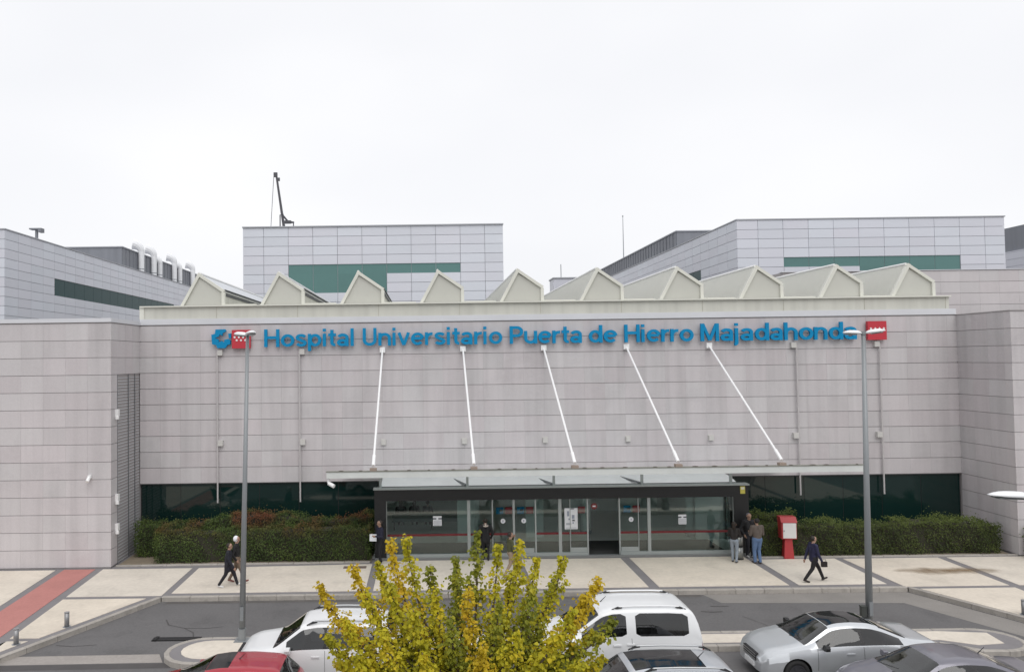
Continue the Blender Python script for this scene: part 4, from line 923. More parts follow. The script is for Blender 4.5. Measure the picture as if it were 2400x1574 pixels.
    for (g, sd_), fl in sorted(groups.items(), key=lambda q: q[0]):
        ids = sorted({i for f in fl for i in f}); rm = {i: n for n, i in enumerate(ids)}
        m2 = bpy.data.meshes.new(names[g]); m2.from_pydata(V[ids].tolist(), [], [tuple(rm[i] for i in f) for f in fl]); m2.update()
        m2.polygons.foreach_set('use_smooth', [len(f) <= 4 for f in fl])
        m2.set_sharp_from_angle(angle=rad(38))
        link(names[g], m2, mats7[g], t)
    # cabin: tub, dash, seats seen through the glass
    zi = smooth_tab(sp['belt'], L * .5, .05); xd = sp['ws'][1] - L / 2; iw = Wd * .80
    B('cabin_tub', CABIN, t, sp['win'][0][0] - L / 2 - .1, xd - .25, -iw, iw, .34, zi - .34)
    MB().prism([(xd - .75, zi - .36), (xd - .72, zi - .09), (xd - .45, zi - .03), (xd - .16, zi - .05), (xd - .14, zi - .36)], 'y', -iw, iw).build('dashboard', CABIN, t)
    xs_ = sp['ws'][0] - L / 2 - .35
    for s in (1, -1):
        st_ = MB().prism([(xs_ - .16, zi - .36), (xs_ - .30, zi + .24), (xs_ - .20, zi + .26), (xs_ - .02, zi - .36)], 'y', s * .37 - .22, s * .37 + .22).build('seat', SEATM, t)
        MB().prism([(xs_ - .33, zi + .27), (xs_ - .35, zi + .40), (xs_ - .27, zi + .42), (xs_ - .23, zi + .28)], 'y', s * .37 - .13, s * .37 + .13).build('headrest', SEATM, st_)
    MB().prism([(xs_ - 1.0, zi - .36), (xs_ - 1.16, zi + .16), (xs_ - 1.05, zi + .18), (xs_ - .85, zi - .36)], 'y', -iw * .92, iw * .92).build('rear_seat', SEATM, t)
    MB().tube([(xd - .78, .37 + .17 * math.cos(a), zi - .04 + .17 * math.sin(a)) for a in [2 * PI * q / 16 for q in range(17)]], .015, 6).build('steering_wheel', BLACK, t)
    MB().tube([(xd + .02, -.55, zi + .03), (xd - .12, .05, zi + .09)], .012, 5).build('wiper', BLACK, t); MB().tube([(xd + .02, .05, zi + .04), (xd - .12, .62, zi + .07)], .012, 5).build('wiper', BLACK, t)
    # bonnet shut lines
    for s in (1, -1):
        pts_ = []
        for q in np.linspace(sp['ws'][1] + .12, L - .38, 8):
            pts_.append((q - L / 2, s * smooth_tab(sp['wtop'], q, .1) * Wd * .93, max(smooth_tab(sp['top'], q, sp.get('sm', .06)), smooth_tab(sp['belt'], q, .05) + .012) - .012))
        MB().tube(pts_, .005, 4).build('bonnet_seam', BLACK, t)
    # wheels
    ty, rm_ = wheel_meshes(sp.get('wheel', 'alloy'), R, .21)
    if not ty.materials: ty.materials.append(RUBBER)
    rm2 = rm_.copy(); rm2.materials.clear(); rm2.materials.append(rimm); rm2.materials.append(BLACK)
    for wx in sp['wheels']:
        for s in (1, -1):
            w = link('wheel', ty, None, t); w.location = (wx - L / 2, s * (Wd - .125), R); w.rotation_euler = (0, random.uniform(0, 1), 0 if s > 0 else PI)
            link('rim', rm2, None, w)
    # mirrors, handles, rails, aerial, grille, plate
    xm = sp['mirror'][0] - L / 2; zm = sp['mirror'][1]
    for s in (1, -1):
        mb = MB(); mb.prism([(s * (Wd + .01), zm - .055), (s * (Wd + .03), zm + .05), (s * (Wd + .08), zm + .075), (s * (Wd + .18), zm + .07), (s * (Wd + .205), zm + .02), (s * (Wd + .19), zm - .055), (s * (Wd + .10), zm - .075)], 'x', xm - .045, xm + .06); mo = mb.build('mirror', sp.get('mirror_mat') or paint, t)
        MB().box(xm - .02, xm + .04, min(s * (Wd - .06), s * (Wd + .05)), max(s * (Wd - .06), s * (Wd + .05)), zm - .075, zm - .045).build('mirror_arm', BLACK, mo)
        for hx, hz in sp['handles']:
            yv = s * (Wd * smooth_tab(sp['width'], hx, .05) * .995); MB().box(hx - L / 2 - .1, hx - L / 2 + .1, yv - .012, yv + .022, hz - .018, hz + .018).build('door_handle', sp.get('handle_mat') or paint, t)
        for sx_ in sp['seams']:
            yy = s * (Wd * smooth_tab(sp['width'], sx_, .05)); z0, z1 = .34, smooth_tab(sp['belt'], sx_, .05)
            zb0 = zb; hh = z1 - zb0
            prof = [(.985, .28), (1., .48), (1., .68), (.99, .86), (.966, 1.)]
            MB().tube([(sx_ - L / 2, yy * f - s * .002, zb0 + hh * q) for f, q in prof], .006, 4).build('door_seam', BLACK, t)
        if 'rails' in sp:
            x0, x1, zr, yr, rmat = sp['rails']; y = s * yr
            zf = lambda q: smooth_tab(sp['top'], q, .06) - .012
            base = [(x0 + .05 - L / 2, y, zf(x0) - .01)] + [(q - L / 2, y, zf(q) + .042) for q in np.linspace(x0 + .22, x1 - .22, 9)] + [(x1 - .05 - L / 2, y, zf(x1) - .01)]
            rl = MB().tube(base, .022, 8).build('roof_rail', rmat, t, smooth=True)
            for q, dq in ((x0, .27), (x1, -.27)): MB().tube([(q - L / 2, y, zf(q) - .02), (q + dq * .6 - L / 2, y, zf(q + dq * .6) + .022), (q + dq - L / 2, y, zf(q + dq) + .03)], [.014, .030, .026], 6).build('rail_foot', BLACK, rl)
    ax, az = sp.get('aerial', (None, None))
    if ax: MB().tube([(ax - L / 2, 0, az - .02), (ax - L / 2 - .16, 0, az + .13)], [.014, .006], 5).build('aerial', BLACK, t)
    gz0, gz1, gy = sp['grille']; xf = L / 2
    gb = MB().box(xf - .06, xf + .012, -gy, gy, gz0, gz1).build('grille', BLACK, t)
    for i in range(3):
        zz = gz0 + (gz1 - gz0) * (i + .5) / 3; B('grille_bar', RIM, gb, xf + .010, xf + .02, -gy * .96, gy * .96, zz - .012, zz + .012)
    B('number_plate', WHITE, t, xf - .02, xf + .03, -.26, .26, sp.get('plz', .36), sp.get('plz', .36) + .11); B('number_plate', WHITE, t, -xf - .015, -xf + .03, -.26, .26, .62, .73)
    MB().box(xf - .12, xf - .004, -Wd * .45, Wd * .45, .27, .35).build('air_intake', BLACK, t)
    return t
WHITEP = mat('car_white', (.74, .75, .76), .28, coat=.5); SILV = mat('car_silver', (.60, .62, .64), .28, metal=.55, coat=.6); REDCAR = mat('car_red', (.36, .018, .035), .25, metal=.15, coat=.7)
SILV2 = mat('car_pale_silver', (.55, .57, .60), .28, metal=.45, coat=.6); GREYP = mat('car_grey', (.185, .18, .21), .28, metal=.45, coat=.6)
SUV = dict(name='suv', L=4.32, W=1.82, R=.345, zb=.26, wheels=(.78, 3.48), sm=.05,
    top=[(0, .86), (.03, 1.0), (.10, 1.12), (.20, 1.30), (.42, 1.60), (.75, 1.645), (1.6, 1.665), (2.2, 1.655), (2.55, 1.60), (3.25, 1.10), (3.45, 1.055), (3.9, 1.0), (4.14, .93), (4.26, .80), (4.32, .62)],
    belt=[(0, .84), (.12, 1.02), (.5, 1.06), (2.9, 1.02), (3.3, 1.0), (3.9, .93), (4.2, .82), (4.32, .58)], width=[(0, .80), (.12, .93), (.4, .985), (.8, 1), (3.5, 1), (3.95, .94), (4.2, .80), (4.32, .62)],
    wtop=[(0, .78), (.4, .70), (1.0, .70), (2.4, .70), (2.6, .72), (3.3, .86), (3.9, .84), (4.32, .6)],
    win=[(.55, 1.05), (1.12, 1.92), (1.99, 2.95)], ws=(2.62, 3.30), rw=(.14, .40), head=[(3.93, 4.22, 6, 8, 5), (.0, .14, 6, 8, 6)], mirror=(2.86, 1.10), handles=[(1.32, .90), (2.2, .89)], seams=(1.08, 1.96, 2.98),
    rails=(.55, 2.45, 1.735, .60, RIM), grille=(.55, .80, .42), aerial=(1.0, 1.65), clad=True)
SUV2 = dict(SUV, name='suv_pan', win=[(.55, 1.05), (1.12, 1.92), (1.99, 2.95)], pan=[(.95, 2.5)], rails=(.45, 2.35, 1.70, .63, RIM))
VAN = dict(name='van', dark_pillar=False, chamfer=.13, L=4.42, W=1.85, R=.335, zb=.24, wheels=(.78, 3.56), sm=.05, wheel='steel',
    top=[(0, .60), (.02, 1.0), (.08, 1.35), (.22, 1.70), (.36, 1.80), (.9, 1.835), (1.8, 1.84), (2.35, 1.82), (2.62, 1.75), (3.42, 1.21), (3.6, 1.15), (4.0, 1.08), (4.22, .98), (4.36, .80), (4.42, .60)],
    belt=[(0, .58), (.04, 1.0), (.3, 1.13), (2.2, 1.13), (3.2, 1.09), (3.6, 1.05), (4.0, .98), (4.25, .86), (4.42, .56)], width=[(0, .86), (.10, .95), (.4, .99), (3.6, 1), (4.0, .95), (4.25, .82), (4.42, .62)],
    wtop=[(0, .84), (.3, .80), (1.2, .80), (2.4, .79), (2.7, .79), (3.5, .88), (4.0, .85), (4.42, .6)],
    win=[(.42, 1.78), (2.02, 3.18)], ws=(2.70, 3.45), rw=(.06, .20), head=[(4.0, 4.3, 6, 8, 5), (.0, .08, 5, 9, 6)], mirror=(3.0, 1.17), handles=[(1.93, .98), (2.28, .96)], seams=(1.90, 3.22),
    rails=(.42, 2.35, 1.875, .66, WHITEP), grille=(.62, .80, .45), aerial=(2.5, 1.80))
SEDAN = dict(name='sedan', L=4.60, W=1.79, R=.325, zb=.19, wheels=(.93, 3.78), sm=.09,
    top=[(0, .72), (.04, .93), (.12, 1.0), (.55, 1.035), (.80, 1.06), (1.45, 1.33), (1.75, 1.415), (2.2, 1.445), (2.55, 1.43), (2.80, 1.385), (3.50, 1.01), (3.65, .97), (4.1, .88), (4.4, .78), (4.54, .66), (4.60, .52)],
    belt=[(0, .70), (.08, .90), (.3, .955), (1.2, .965), (2.5, .95), (3.5, .925), (3.9, .865), (4.3, .76), (4.5, .64), (4.60, .50)], width=[(0, .74), (.10, .87), (.35, .95), (.9, 1), (3.8, 1), (4.2, .95), (4.45, .86), (4.55, .78), (4.60, .64)],
    wtop=[(0, .76), (.6, .78), (1.2, .68), (1.8, .64), (2.5, .65), (2.85, .68), (3.5, .86), (4.1, .84), (4.60, .54)],
    win=[(1.05, 2.04), (2.12, 3.24)], ws=(2.82, 3.55), rw=(.86, 1.50), pan=[(1.54, 2.80)], head=[(3.98, 4.45, 6, 8, 5), (.0, .22, 6, 8, 6)], mirror=(3.10, .99), handles=[(1.42, .80), (2.42, .79)], seams=(2.08, 3.26),
    grille=(.46, .66, .36), aerial=(1.55, 1.37), mirror_mat=BLACK, plz=.30)
SEDAN2 = dict(SEDAN, name='sedan_plain', pan=[], mirror_mat=None)
HATCH = dict(name='hatch', L=4.05, W=1.76, R=.315, zb=.20, wheels=(.68, 3.22), sm=.06,
    top=[(0, .72), (.04, .92), (.14, 1.08), (.48, 1.39), (.62, 1.43), (1.2, 1.475), (1.8, 1.47), (2.15, 1.42), (3.02, .99), (3.3, .93), (3.7, .84), (3.92, .74), (4.05, .52)],
    belt=[(0, .70), (.12, .92), (.5, .99), (2.4, .945), (3.05, .92), (3.5, .85), (3.85, .72), (4.05, .5)], width=[(0, .76), (.12, .90), (.4, .97), (.8, 1), (3.2, 1), (3.65, .92), (3.9, .78), (4.05, .58)],
    wtop=[(0, .72), (.5, .66), (1.2, .67), (2.0, .67), (2.3, .70), (3.05, .86), (3.6, .82), (4.05, .55)],
    win=[(.75, 1.55), (1.63, 2.74)], ws=(2.14, 3.05), rw=(.16, .46), pan=[(1.62, 2.13)], head=[(3.45, 3.88, 6, 8, 5), (.0, .2, 6, 9, 6)], mirror=(2.62, .99), handles=[(.95, .82), (1.9, .80)], seams=(1.59, 2.78), grille=(.48, .64, .4), aerial=(1.5, 1.47))
make_car('white sport utility car with black footed roof rails partly behind the tree', 'car', (-2.84, 19.98, 0), PI, SUV, WHITEP)
make_car('white tall passenger van with sloping nose behind the tree', 'van', (4.90, 20.3, 0), PI, VAN, WHITEP)
make_car('silver saloon car with black glass roof parked by the right lamp', 'car', (10.74, 19.95, 0), PI + rad(1.0), SEDAN, SILV, RIMD)
make_car('red hatchback with dark glass roof front at the bottom left', 'car', (-4.95, 17.55, 0), PI, HATCH, REDCAR)
make_car('pale silver sport utility car with glass roof at the bottom', 'car', (4.78, 16.82, 0), PI, SUV2, SILV2)
make_car('mauve grey saloon car with plain roof at the bottom right corner', 'car', (12.0, 17.6, 0), PI, SEDAN2, GREYP)

# ------------------------------------------------------------------ people
def cap_mesh(b, p, q, r0, r1, n=12, m=4):
    p, q = Vector(p), Vector(q); d = q - p; L = d.length; t = d.normalized() if L > 1e-6 else Vector((0, 0, 1)); u = t.orthogonal().normalized(); w = t.cross(u); rings = []
    for i in range(m + 1): a = -PI / 2 + PI / 2 * i / m; rings.append((p + t * (math.sin(a) * r0), max(math.cos(a) * r0, 1e-4)))
    for i in range(m + 1): a = PI / 2 * i / m; rings.append((q + t * (math.sin(a) * r1), max(math.cos(a) * r1, 1e-4)))
    vs = [tuple(c + (u * math.cos(2 * PI * j / n) + w * math.sin(2 * PI * j / n)) * r) for c, r in rings for j in range(n)]
    fs = [(i * n + j, i * n + (j + 1) % n, (i + 1) * n + (j + 1) % n, (i + 1) * n + j) for i in range(len(rings) - 1) for j in range(n)] + [tuple(reversed(range(n))), tuple(range((len(rings) - 1) * n, len(rings) * n))]
    b.add(vs, fs)
def person(label, loc, heading, h=1.72, stride=0., arms='down', seat=False, cols=None, hair=(.02, .015, .01), skin=(.36, .22, .16), coat_len=.0, bulk=1., hair_style='short', voxel=.0115, bend=0.):
    t = thing('person', label, 'person', loc, rad(heading)); S = []
    def C(lab, p, q, r0, r1): S.append((lab, Vector(p) * h, Vector(q) * h, r0 * h, r1 * h))
    s = stride; hz = .525 - abs(s) * .10; hipx = 0.
    if seat: hz = .27
    lean = bend
    for sg, f in ((1, s), (-1, -s)):
        hp = (hipx, .052 * sg, hz)
        if seat: kn = (.235, .06 * sg, .265); an = (.23, .06 * sg, .045)
        else:
            an = (f * .95, .05 * sg, .045 + (.03 if f < -.05 else .012 if f > .05 else 0)); mid = (Vector(hp) + Vector(an)) / 2; kn = (mid.x + .022 + (.03 if f < 0 else .0), .054 * sg, mid.z + .005)
        C('trousers', hp, kn, .057 * bulk, .038 * bulk); C('trousers', kn, an, .037 * bulk, .028 * bulk)
        pit = .045 if f > .05 else (-.04 if f < -.05 else 0)
        C('shoes', (an[0] - .018, an[1], an[2] - .022), (an[0] + .085, an[1] + .008 * sg, max(an[2] - .026 + pit * .8, .018)), .022, .019)
    sx = lean * .30
    C('trousers', (0, .035, hz + .01), (0, -.035, hz + .01), .066 * bulk, .066 * bulk)
    top = Vector((sx, 0, hz + .292))
    C('top', (0, .02, hz + .05), (sx * .5, .035, hz + .16), .064 * bulk, .066 * bulk); C('top', (0, -.02, hz + .05), (sx * .5, -.035, hz + .16), .064 * bulk, .066 * bulk)
    C('top', (sx * .5, .04, hz + .16), (sx, .055, hz + .255), .064 * bulk, .052 * bulk); C('top', (sx * .5, -.04, hz + .16), (sx, -.055, hz + .255), .064 * bulk, .052 * bulk)
    C('top', (sx, .085, hz + .275), (sx, -.085, hz + .275), .040 * bulk, .040 * bulk)
    if coat_len: C('top', (0, .022, hz + .08), (0, .03, hz - coat_len), .066 * bulk, .072 * bulk); C('top', (0, -.022, hz + .08), (0, -.03, hz - coat_len), .066 * bulk, .072 * bulk)
    nz_ = hz + .30; hd = Vector((sx + .012 + lean * .08, 0, hz + .395))
    C('skin', (sx, 0, nz_ - .01), (hd.x - .004, 0, hd.z - .03), .033, .031)
    C('skin', (hd.x - .010, 0, hd.z + .012), (hd.x + .006, 0, hd.z + .012), .052, .050); C('skin', (hd.x + .004, 0, hd.z + .0), (hd.x + .022, 0, hd.z - .046), .043, .026)
    C('skin', (hd.x + .052, 0, hd.z - .002), (hd.x + .062, 0, hd.z - .016), .007, .009)   # nose
    C('skin', (hd.x + .047, .016, hd.z - .036), (hd.x + .047, -.016, hd.z - .036), .0055, .0055)   # lips
    for sg in (1, -1): C('skin', (hd.x - .004, .051 * sg, hd.z + .006), (hd.x - .004, .052 * sg, hd.z - .012), .010, .007)   # ears
    for sg in (1, -1):
        sh = Vector((sx, .108 * sg * (bulk * .5 + .5), hz + .278)); f = -s * sg
        A = arms if isinstance(arms, str) else arms[0 if sg > 0 else 1]
        if A == 'down': el = sh + Vector((-.012 + f * .22, .022 * sg, -.175)); wr = el + Vector(((.03 + f * .32), .006 * sg, -.15))
        elif A == 'front': el = sh + Vector((.02, .03 * sg, -.17)); wr = el + Vector((.125, -.045 * sg, .02))
        elif A == 'pocket': el = sh + Vector((-.05, .055 * sg, -.165)); wr = el + Vector((.07, -.035 * sg, -.12))
        elif A == 'face': el = sh + Vector((.07, .03 * sg, -.13)); wr = Vector((hd.x + .085, .04 * sg, hd.z - .06))
        elif A == 'bag': el = sh + Vector((.03, .02 * sg, -.175)); wr = el + Vector((.075, .0, -.14))
        elif A == 'lap': el = sh + Vector((.03, .03 * sg, -.17)); wr = el + Vector((.13, -.03 * sg, -.05))
        C('top', sh, el, .037 * bulk, .030 * bulk); C('top', el, wr, .030 * bulk, .022 * bulk)
        d = (wr - el).normalized(); pl = wr + d * .045; C('skin', wr + d * .006, pl, .017, .019)
        side = d.cross(Vector((0, 1, 0))); side = side.normalized() if side.length > .1 else Vector((1, 0, 0)); inw = Vector((0, -sg, 0)); inw = (inw - d * inw.dot(d)).normalized(); acr = d.cross(inw).normalized()
        for q, ln in ((-1.5, .030), (-.5, .038), (.5, .041), (1.5, .036)):
            k0 = pl + acr * q * .0095 + d * .006; k1 = k0 + d * ln * .6 + inw * .003; k2 = k1 + d * ln * .35 + inw * .014
            C('skin', k0, k1, .0062, .0058); C('skin', k1, k2, .0058, .005)
        th = wr + d * .016 + acr * .016; th1 = th + acr * .016 + d * .02 + inw * .006; C('skin', th, th1, .0075, .0066); C('skin', th1, th1 + d * .018 + inw * .008, .0066, .0055)
    b = MB()
    for lab, p, q, r0, r1 in S: cap_mesh(b, p, q, r0, r1)
    me = b.mesh('body_raw'); ob = bpy.data.objects.new('raw', me); COL.objects.link(ob); md = ob.modifiers.new('r', 'REMESH'); md.mode = 'VOXEL'; md.voxel_size = voxel; md.use_smooth_shade = True
    ms_ = ob.modifiers.new('s', 'SMOOTH'); ms_.factor = .45; ms_.iterations = 3
    bpy.context.view_layer.update(); me2 = bpy.data.meshes.new_from_object(ob.evaluated_get(bpy.context.evaluated_depsgraph_get())); bpy.data.objects.remove(ob); bpy.data.meshes.remove(me)
    labs = ['skin', 'top', 'trousers', 'shoes']; me2.materials.clear()
    cols = cols or {}
    for lb_ in labs:
        c = skin if lb_ == 'skin' else cols.get(lb_, (.03, .03, .035)); me2.materials.append(mat(f'cloth_{lb_}_%.3f_%.3f_%.3f' % c, c, .75 if lb_ != 'skin' else .5, var=.12 if lb_ != 'skin' else .03, scale=9))
    nf = len(me2.polygons); ctr = np.empty(nf * 3); me2.polygons.foreach_get('center', ctr); ctr = ctr.reshape(-1, 3); best = np.full(nf, 9e9); idx_ = np.zeros(nf, int)
    for lab, p, q, r0, r1 in S:
        pa = np.array(p); ab = np.array(q) - pa; den = max(ab @ ab, 1e-9); tt = np.clip(((ctr - pa) @ ab) / den, 0, 1); dist = np.linalg.norm(ctr - pa - tt[:, None] * ab, axis=1) - (r0 + (r1 - r0) * tt)
        u = dist < best; best[u] = dist[u]; idx_[u] = labs.index(lab)
    me2.polygons.foreach_set('material_index', idx_.tolist()); me2.polygons.foreach_set('use_smooth', [True] * nf)
    link('body', me2, None, t)
    H_ = hd * h
    if hair_style == 'hood':
        b = MB(); b.ell((H_.x - .022 * h, 0, H_.z + .008 * h), (.059 * h, .060 * h, .066 * h), 18, 12); b.build('hood', mat('white_hood', (.74, .74, .78), .8), t, smooth=True)
    elif hair_style != 'none':
        hm = mat('hair_%.3f_%.3f_%.3f' % hair, hair, .6)
        b = MB(); b.ell((H_.x - .021 * h, 0, H_.z + .016 * h), (.052 * h, .0565 * h, .056 * h), 18, 12)
        if hair_style == 'long': b.ell((H_.x - .034 * h, 0, H_.z - .045 * h), (.036 * h, .050 * h, .085 * h), 16, 10)
        b.build('hair', hm, t, smooth=True)
    for sg in (1, -1):
        if hair_style != 'hood': MB().ell((H_.x + .0505 * h, .019 * sg * h, H_.z + .006 * h), (.004 * h, .007 * h, .004 * h), 8, 5).build('eye', BLACK, t)
    return t, S
NAVY = (.018, .018, .055); BLK = (.012, .012, .015)
w, S = person('person in navy jacket striding right with small black bag', (13.92, 27.2, PT), 2, 1.70, .235, ('down', 'bag'), cols=dict(top=NAVY, trousers=(.010, .009, .010), shoes=(.03, .022, .02)), bulk=1.06, coat_len=.03)
hb = thing('handbag', 'small black handbag carried by the striding person in navy', 'bag', (14.18, 26.98, .88)); MB().box(-.10, .10, -.04, .04, -.13, .05).build('body', mat('bag_leather', (.018, .013, .012), .45), hb); MB().tube([(-.07, 0, .06), (-.05, 0, .13), (.05, 0, .13), (.07, 0, .06)], .008, 6).build('strap', MATS['bag_leather'], hb)
person('person in long dark navy coat walking right on the left pavement', (-7.30, 27.52, PT), 4, 1.64, .20, 'down', cols=dict(top=(.010, .011, .020), trousers=(.011, .011, .016), shoes=(.62, .62, .62)), coat_len=.10, bulk=1.12, bend=.06)
person('person with white hood and brown trousers walking beside the left lamp', (-7.12, 28.02, PT), 2, 1.78, -.17, 'pocket', cols=dict(top=(.010, .010, .011), trousers=(.16, .115, .08), shoes=(.20, .08, .07)), hair_style='hood', bulk=1.05)
person('person in dark clothes reading a white paper at the left hedge end', (-1.92, 30.46, PT), 205, 1.74, .03, 'front', cols=dict(top=(.014, .014, .035), trousers=(.010, .010, .013), shoes=BLK), bulk=1.08, hair=(.05, .035, .03))
pp = thing('paper_sheet', 'white sheet of paper held by the dark clothed reader', 'paper', (-2.20, 30.30, 1.20)); MB().add([(-.14, 0, -.12), (.14, -.05, -.12), (.14, .05, .14), (-.14, .10, .14), (-.14, .006, -.12), (.14, -.044, -.12), (.14, .056, .14), (-.14, .106, .14)], [(0, 1, 2, 3), (7, 6, 5, 4), (0, 4, 5, 1), (1, 5, 6, 2), (2, 6, 7, 3), (3, 7, 4, 0)]).build('sheet', PAPER, pp)
person('person in black coat with pale scarf standing before the doors', (2.36, 30.70, PT), 95, 1.72, .05, 'pocket', cols=dict(top=(.009, .009, .011), trousers=(.010, .010, .012), shoes=BLK), coat_len=.06, bulk=1.12)
sc_ = thing('pale_scarf', 'pale scarf round the neck of the black coated person', 'scarf', (2.36, 30.70, 1.40 + PT)); 
MB().tube([(.115 * math.cos(a), .085 * math.sin(a), .02 * math.sin(a)) for a in [2 * PI * i / 14 for i in range(15)]], .032, 8).build('wrap', mat('scarf_wool', (.55, .48, .43), .9), sc_, smooth=True); MB().box(-.03, .03, -.155, -.125, -.02, .11).build('tail', MATS['scarf_wool'], sc_)
person('person in olive top and khaki shorts walking behind the tree', (3.10, 28.3, PT), 15, 1.72, .16, ('face', 'down'), cols=dict(top=(.075, .08, .035), trousers=(.28, .21, .15), shoes=(.05, .04, .03)), hair=(.025, .015, .012))
person('person with long dark hair in dark jacket and pale jeans by the bin', (12.16, 29.88, PT), 55, 1.62, .04, 'front', cols=dict(top=(.018, .014, .013), trousers=(.27, .31, .36), shoes=(.06, .05, .05)), hair=(.022, .014, .010), hair_style='long', bulk=1.0, bend=.05)
person('person in taupe jumper and blue jeans seen from behind', (12.98, 29.66, PT), 97, 1.79, .02, 'front', cols=dict(top=(.115, .092, .078), trousers=(.10, .165, .30), shoes=(.06, .04, .035)), hair=(.012, .010, .010), bulk=1.14)
person('person in black with grey cap facing the taupe jumper', (13.08, 30.62, PT), 275, 1.80, .02, 'pocket', cols=dict(top=(.013, .013, .016), trousers=(.012, .013, .020), shoes=(.5, .5, .5)), hair=(.10, .10, .12), bulk=1.08)
for k, x in enumerate((-1.28, -.62, .02)):
    person(('leftmost', 'middle', 'rightmost')[k] + ' seated person on the lobby bench behind the glass', (x, 36.28, .29), 90, 1.72, 0, 'lap', seat=True, cols=dict(top=((.02, .025, .025), (.025, .03, .028), (.03, .035, .04))[k], trousers=(.015, .016, .02), shoes=BLK), voxel=.02, hair_style='long' if k < 2 else 'short')

# ------------------------------------------------------------------ autumn tree
TY = [(.0, (.34, .24, .012)), (.4, (.52, .38, .014)), (.75, (.60, .45, .03)), (1., (.62, .36, .02))]
TYG = [(.0, (.24, .235, .012)), (.35, (.38, .355, .016)), (.7, (.52, .46, .022)), (1., (.62, .48, .025))]
TG = [(.0, (.10, .12, .012)), (.4, (.19, .21, .02)), (.75, (.30, .30, .024)), (1., (.42, .37, .026))]
TM = [leafmat('leaf_yellow', TY, transl=.35), leafmat('leaf_lime', TYG, transl=.35), leafmat('leaf_green', TG, transl=.3)]
tx, ty_, = .80, 15.3
tree = thing('autumn_tree', 'young tree with upright shoots of yellow green autumn leaves', 'tree', (tx, ty_, 0))
MB().tube([(0, 0, 0), (.02, .02, .9), (-.03, .0, 1.75)], [.13, .10, .09], 10).build('trunk', BARK, tree, smooth=True)
# shoot tips relative to the trunk foot, and leaf tone (0 yellow, 1 lime, 2 green)
shoots = [(-3.06, 0.3, 3.75, 0), (-2.38, 0.6, 4.05, 0), (-1.57, 0.1, 4.7, 0), (-1.26, 0.6, 4.65, 1), (-0.76, 1.1, 3.87, 2), (-0.2, 0.6, 3.91, 2), (0.23, 0.3, 4.79, 2), (0.62, -0.1, 4.63, 1), (1.14, 0.4, 4.59, 1), (1.55, 0.9, 4.08, 1), (2.05, 0.5, 4.18, 1), (-0.02, -0.7, 3.92, 0), (2.38, -0.1, 3.63, 0), (2.82, 0.7, 3.7, 0), (2.88, -0.3, 3.17, 2), (1.59, -1.1, 3.14, 1), (1.99, -0.7, 3.49, 1), (-2.8, -0.5, 2.98, 1), (-2.03, -0.6, 3.85, 1), (-2.42, -0.8, 3.42, 1), (-1.57, -0.5, 3.98, 1), (-0.68, -0.5, 3.88, 1), (0.57, -0.7, 3.68, 2), (1.29, -0.3, 3.8, 2), (-1.1, -0.9, 3.6, 1), (0.91, 0.1, 4.03, 1), (-0.4, -1.0, 3.46, 2), (-1.74, -1.1, 3.27, 1), (0.86, -1.1, 3.23, 1), (0.19, -1.3, 3.07, 0), (-0.93, -1.3, 2.93, 1), (2.58, 0.1, 2.78, 1), (-2.17, -0.9, 2.71, 1), (2.11, -0.9, 2.57, 1), (-0.19, 1.3, 4.0, 2), (1.97, 1.2, 3.52, 2), (-1.89, 1.1, 3.98, 1), (-0.68, -0.1, 3.07, 2), (0.55, 0.0, 3.1, 2), (-1.37, -0.1, 2.82, 2), (1.51, 0.0, 3.0, 2), (-0.1, -0.7, 2.52, 2), (1.79, -0.4, 2.37, 2), (-1.88, -0.3, 2.21, 1), (0.69, -1.1, 2.5, 1), (-2.7, 0.1, 2.23, 1), (2.8, 0.3, 2.17, 1)]
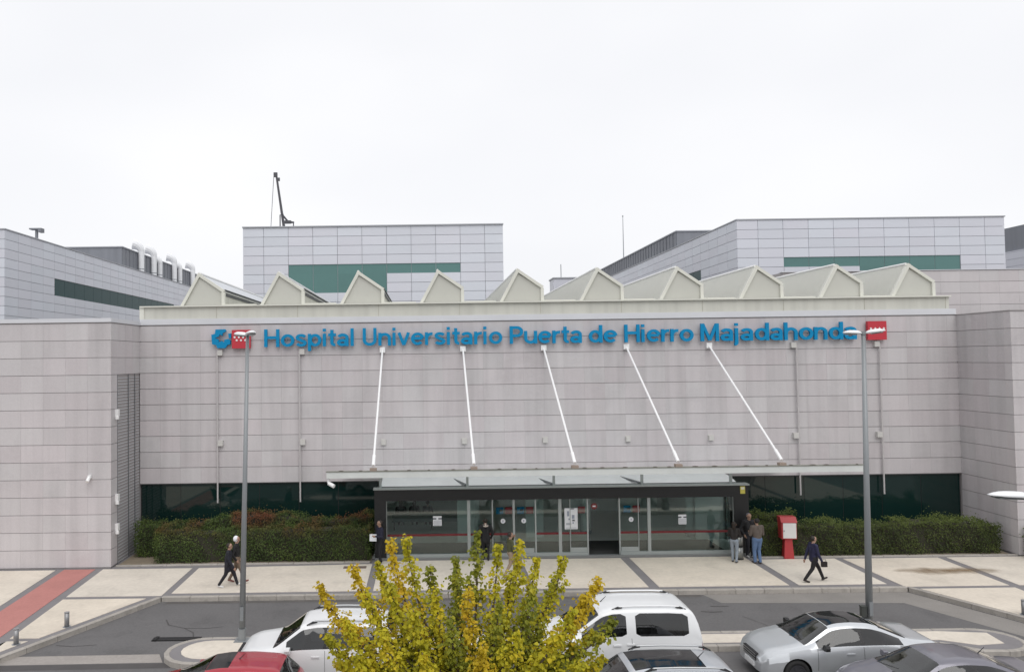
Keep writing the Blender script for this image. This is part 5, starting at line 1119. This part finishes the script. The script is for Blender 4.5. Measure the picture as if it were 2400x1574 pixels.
for si, (ax_, ay_, az_, ci) in enumerate(shoots):
    tip = Vector((ax_, ay_, az_)); base = Vector((tip.x * .12, tip.y * .12, 1.55 + random.uniform(-.1, .2))); ctrl = Vector((tip.x * .86, tip.y * .86, base.z + (tip.z - base.z) * .42))
    if ctrl.z < base.z: ctrl.z = base.z + .2
    P = lambda u: base * (1 - u) ** 2 + ctrl * 2 * u * (1 - u) + tip * u * u
    pts = [P(i / 10) for i in range(11)]
    br = MB().tube(pts, [.045 - .0036 * i for i in range(11)], 6).build('branch', BARK, tree, smooth=True)
    ln = sum((pts[i + 1] - pts[i]).length for i in range(10)); n = int(ln * 195)
    u = RNG.random(n) ** .72 * .84 + .16; C = np.array([P(a)[:] for a in u]); T = np.array([(P(min(a + .03, 1)) - P(a - .03)).normalized()[:] for a in u])
    ph = random.uniform(0, 6); sp = ((.028 + .10 * (1 - u) ** .8 + .05 * np.sin(u * PI)) * (.75 + .45 * np.sin(u * ln * 11 + ph)))[:, None]; off = RNG.normal(size=(n, 3)) * sp; off -= (off * T).sum(1, keepdims=True) * T * .6
    C = C + off
    for _q in range(random.choice((1, 2, 3))):
        ub = random.uniform(.35, .8); pb = P(ub); ang = random.uniform(0, 2 * PI); tl = random.uniform(.22, .5) * (1.15 - ub)
        dv = Vector((math.cos(ang) * .8, math.sin(ang) * .8, random.uniform(.3, .9))).normalized() * tl * 1.4; pe = pb + dv
        MB().tube([pb, pb + dv * .5 + Vector((0, 0, .03)), pe], [.012, .008, .004], 5).build('twig', BARK, br)
        m_ = int(tl * 150); w_ = RNG.random(m_) * .9 + .12; C2 = np.array([(pb + dv * float(a))[:] for a in w_]); o2 = RNG.normal(size=(m_, 3)) * (.03 + .05 * (1 - w_))[:, None]
        C = np.concatenate([C, C2 + o2]); off = np.concatenate([off, o2])
    n = len(C); out = off / np.maximum(np.linalg.norm(off, axis=1, keepdims=True), 1e-5)
    droop = out * .75 + np.array([0, 0, -.55]); nr = out * .4 + np.array([0, -.35, .75]) + RNG.normal(size=(n, 3)) * .35
    o = leaf_mesh('leaf_spray', C, nr, RNG.choice([.045, .06, .075, .095], n) * RNG.uniform(.8, 1.2, n), TM[ci], tree, shape='leaf', asp=.8, up_bias=droop); tag(o, kind='stuff')
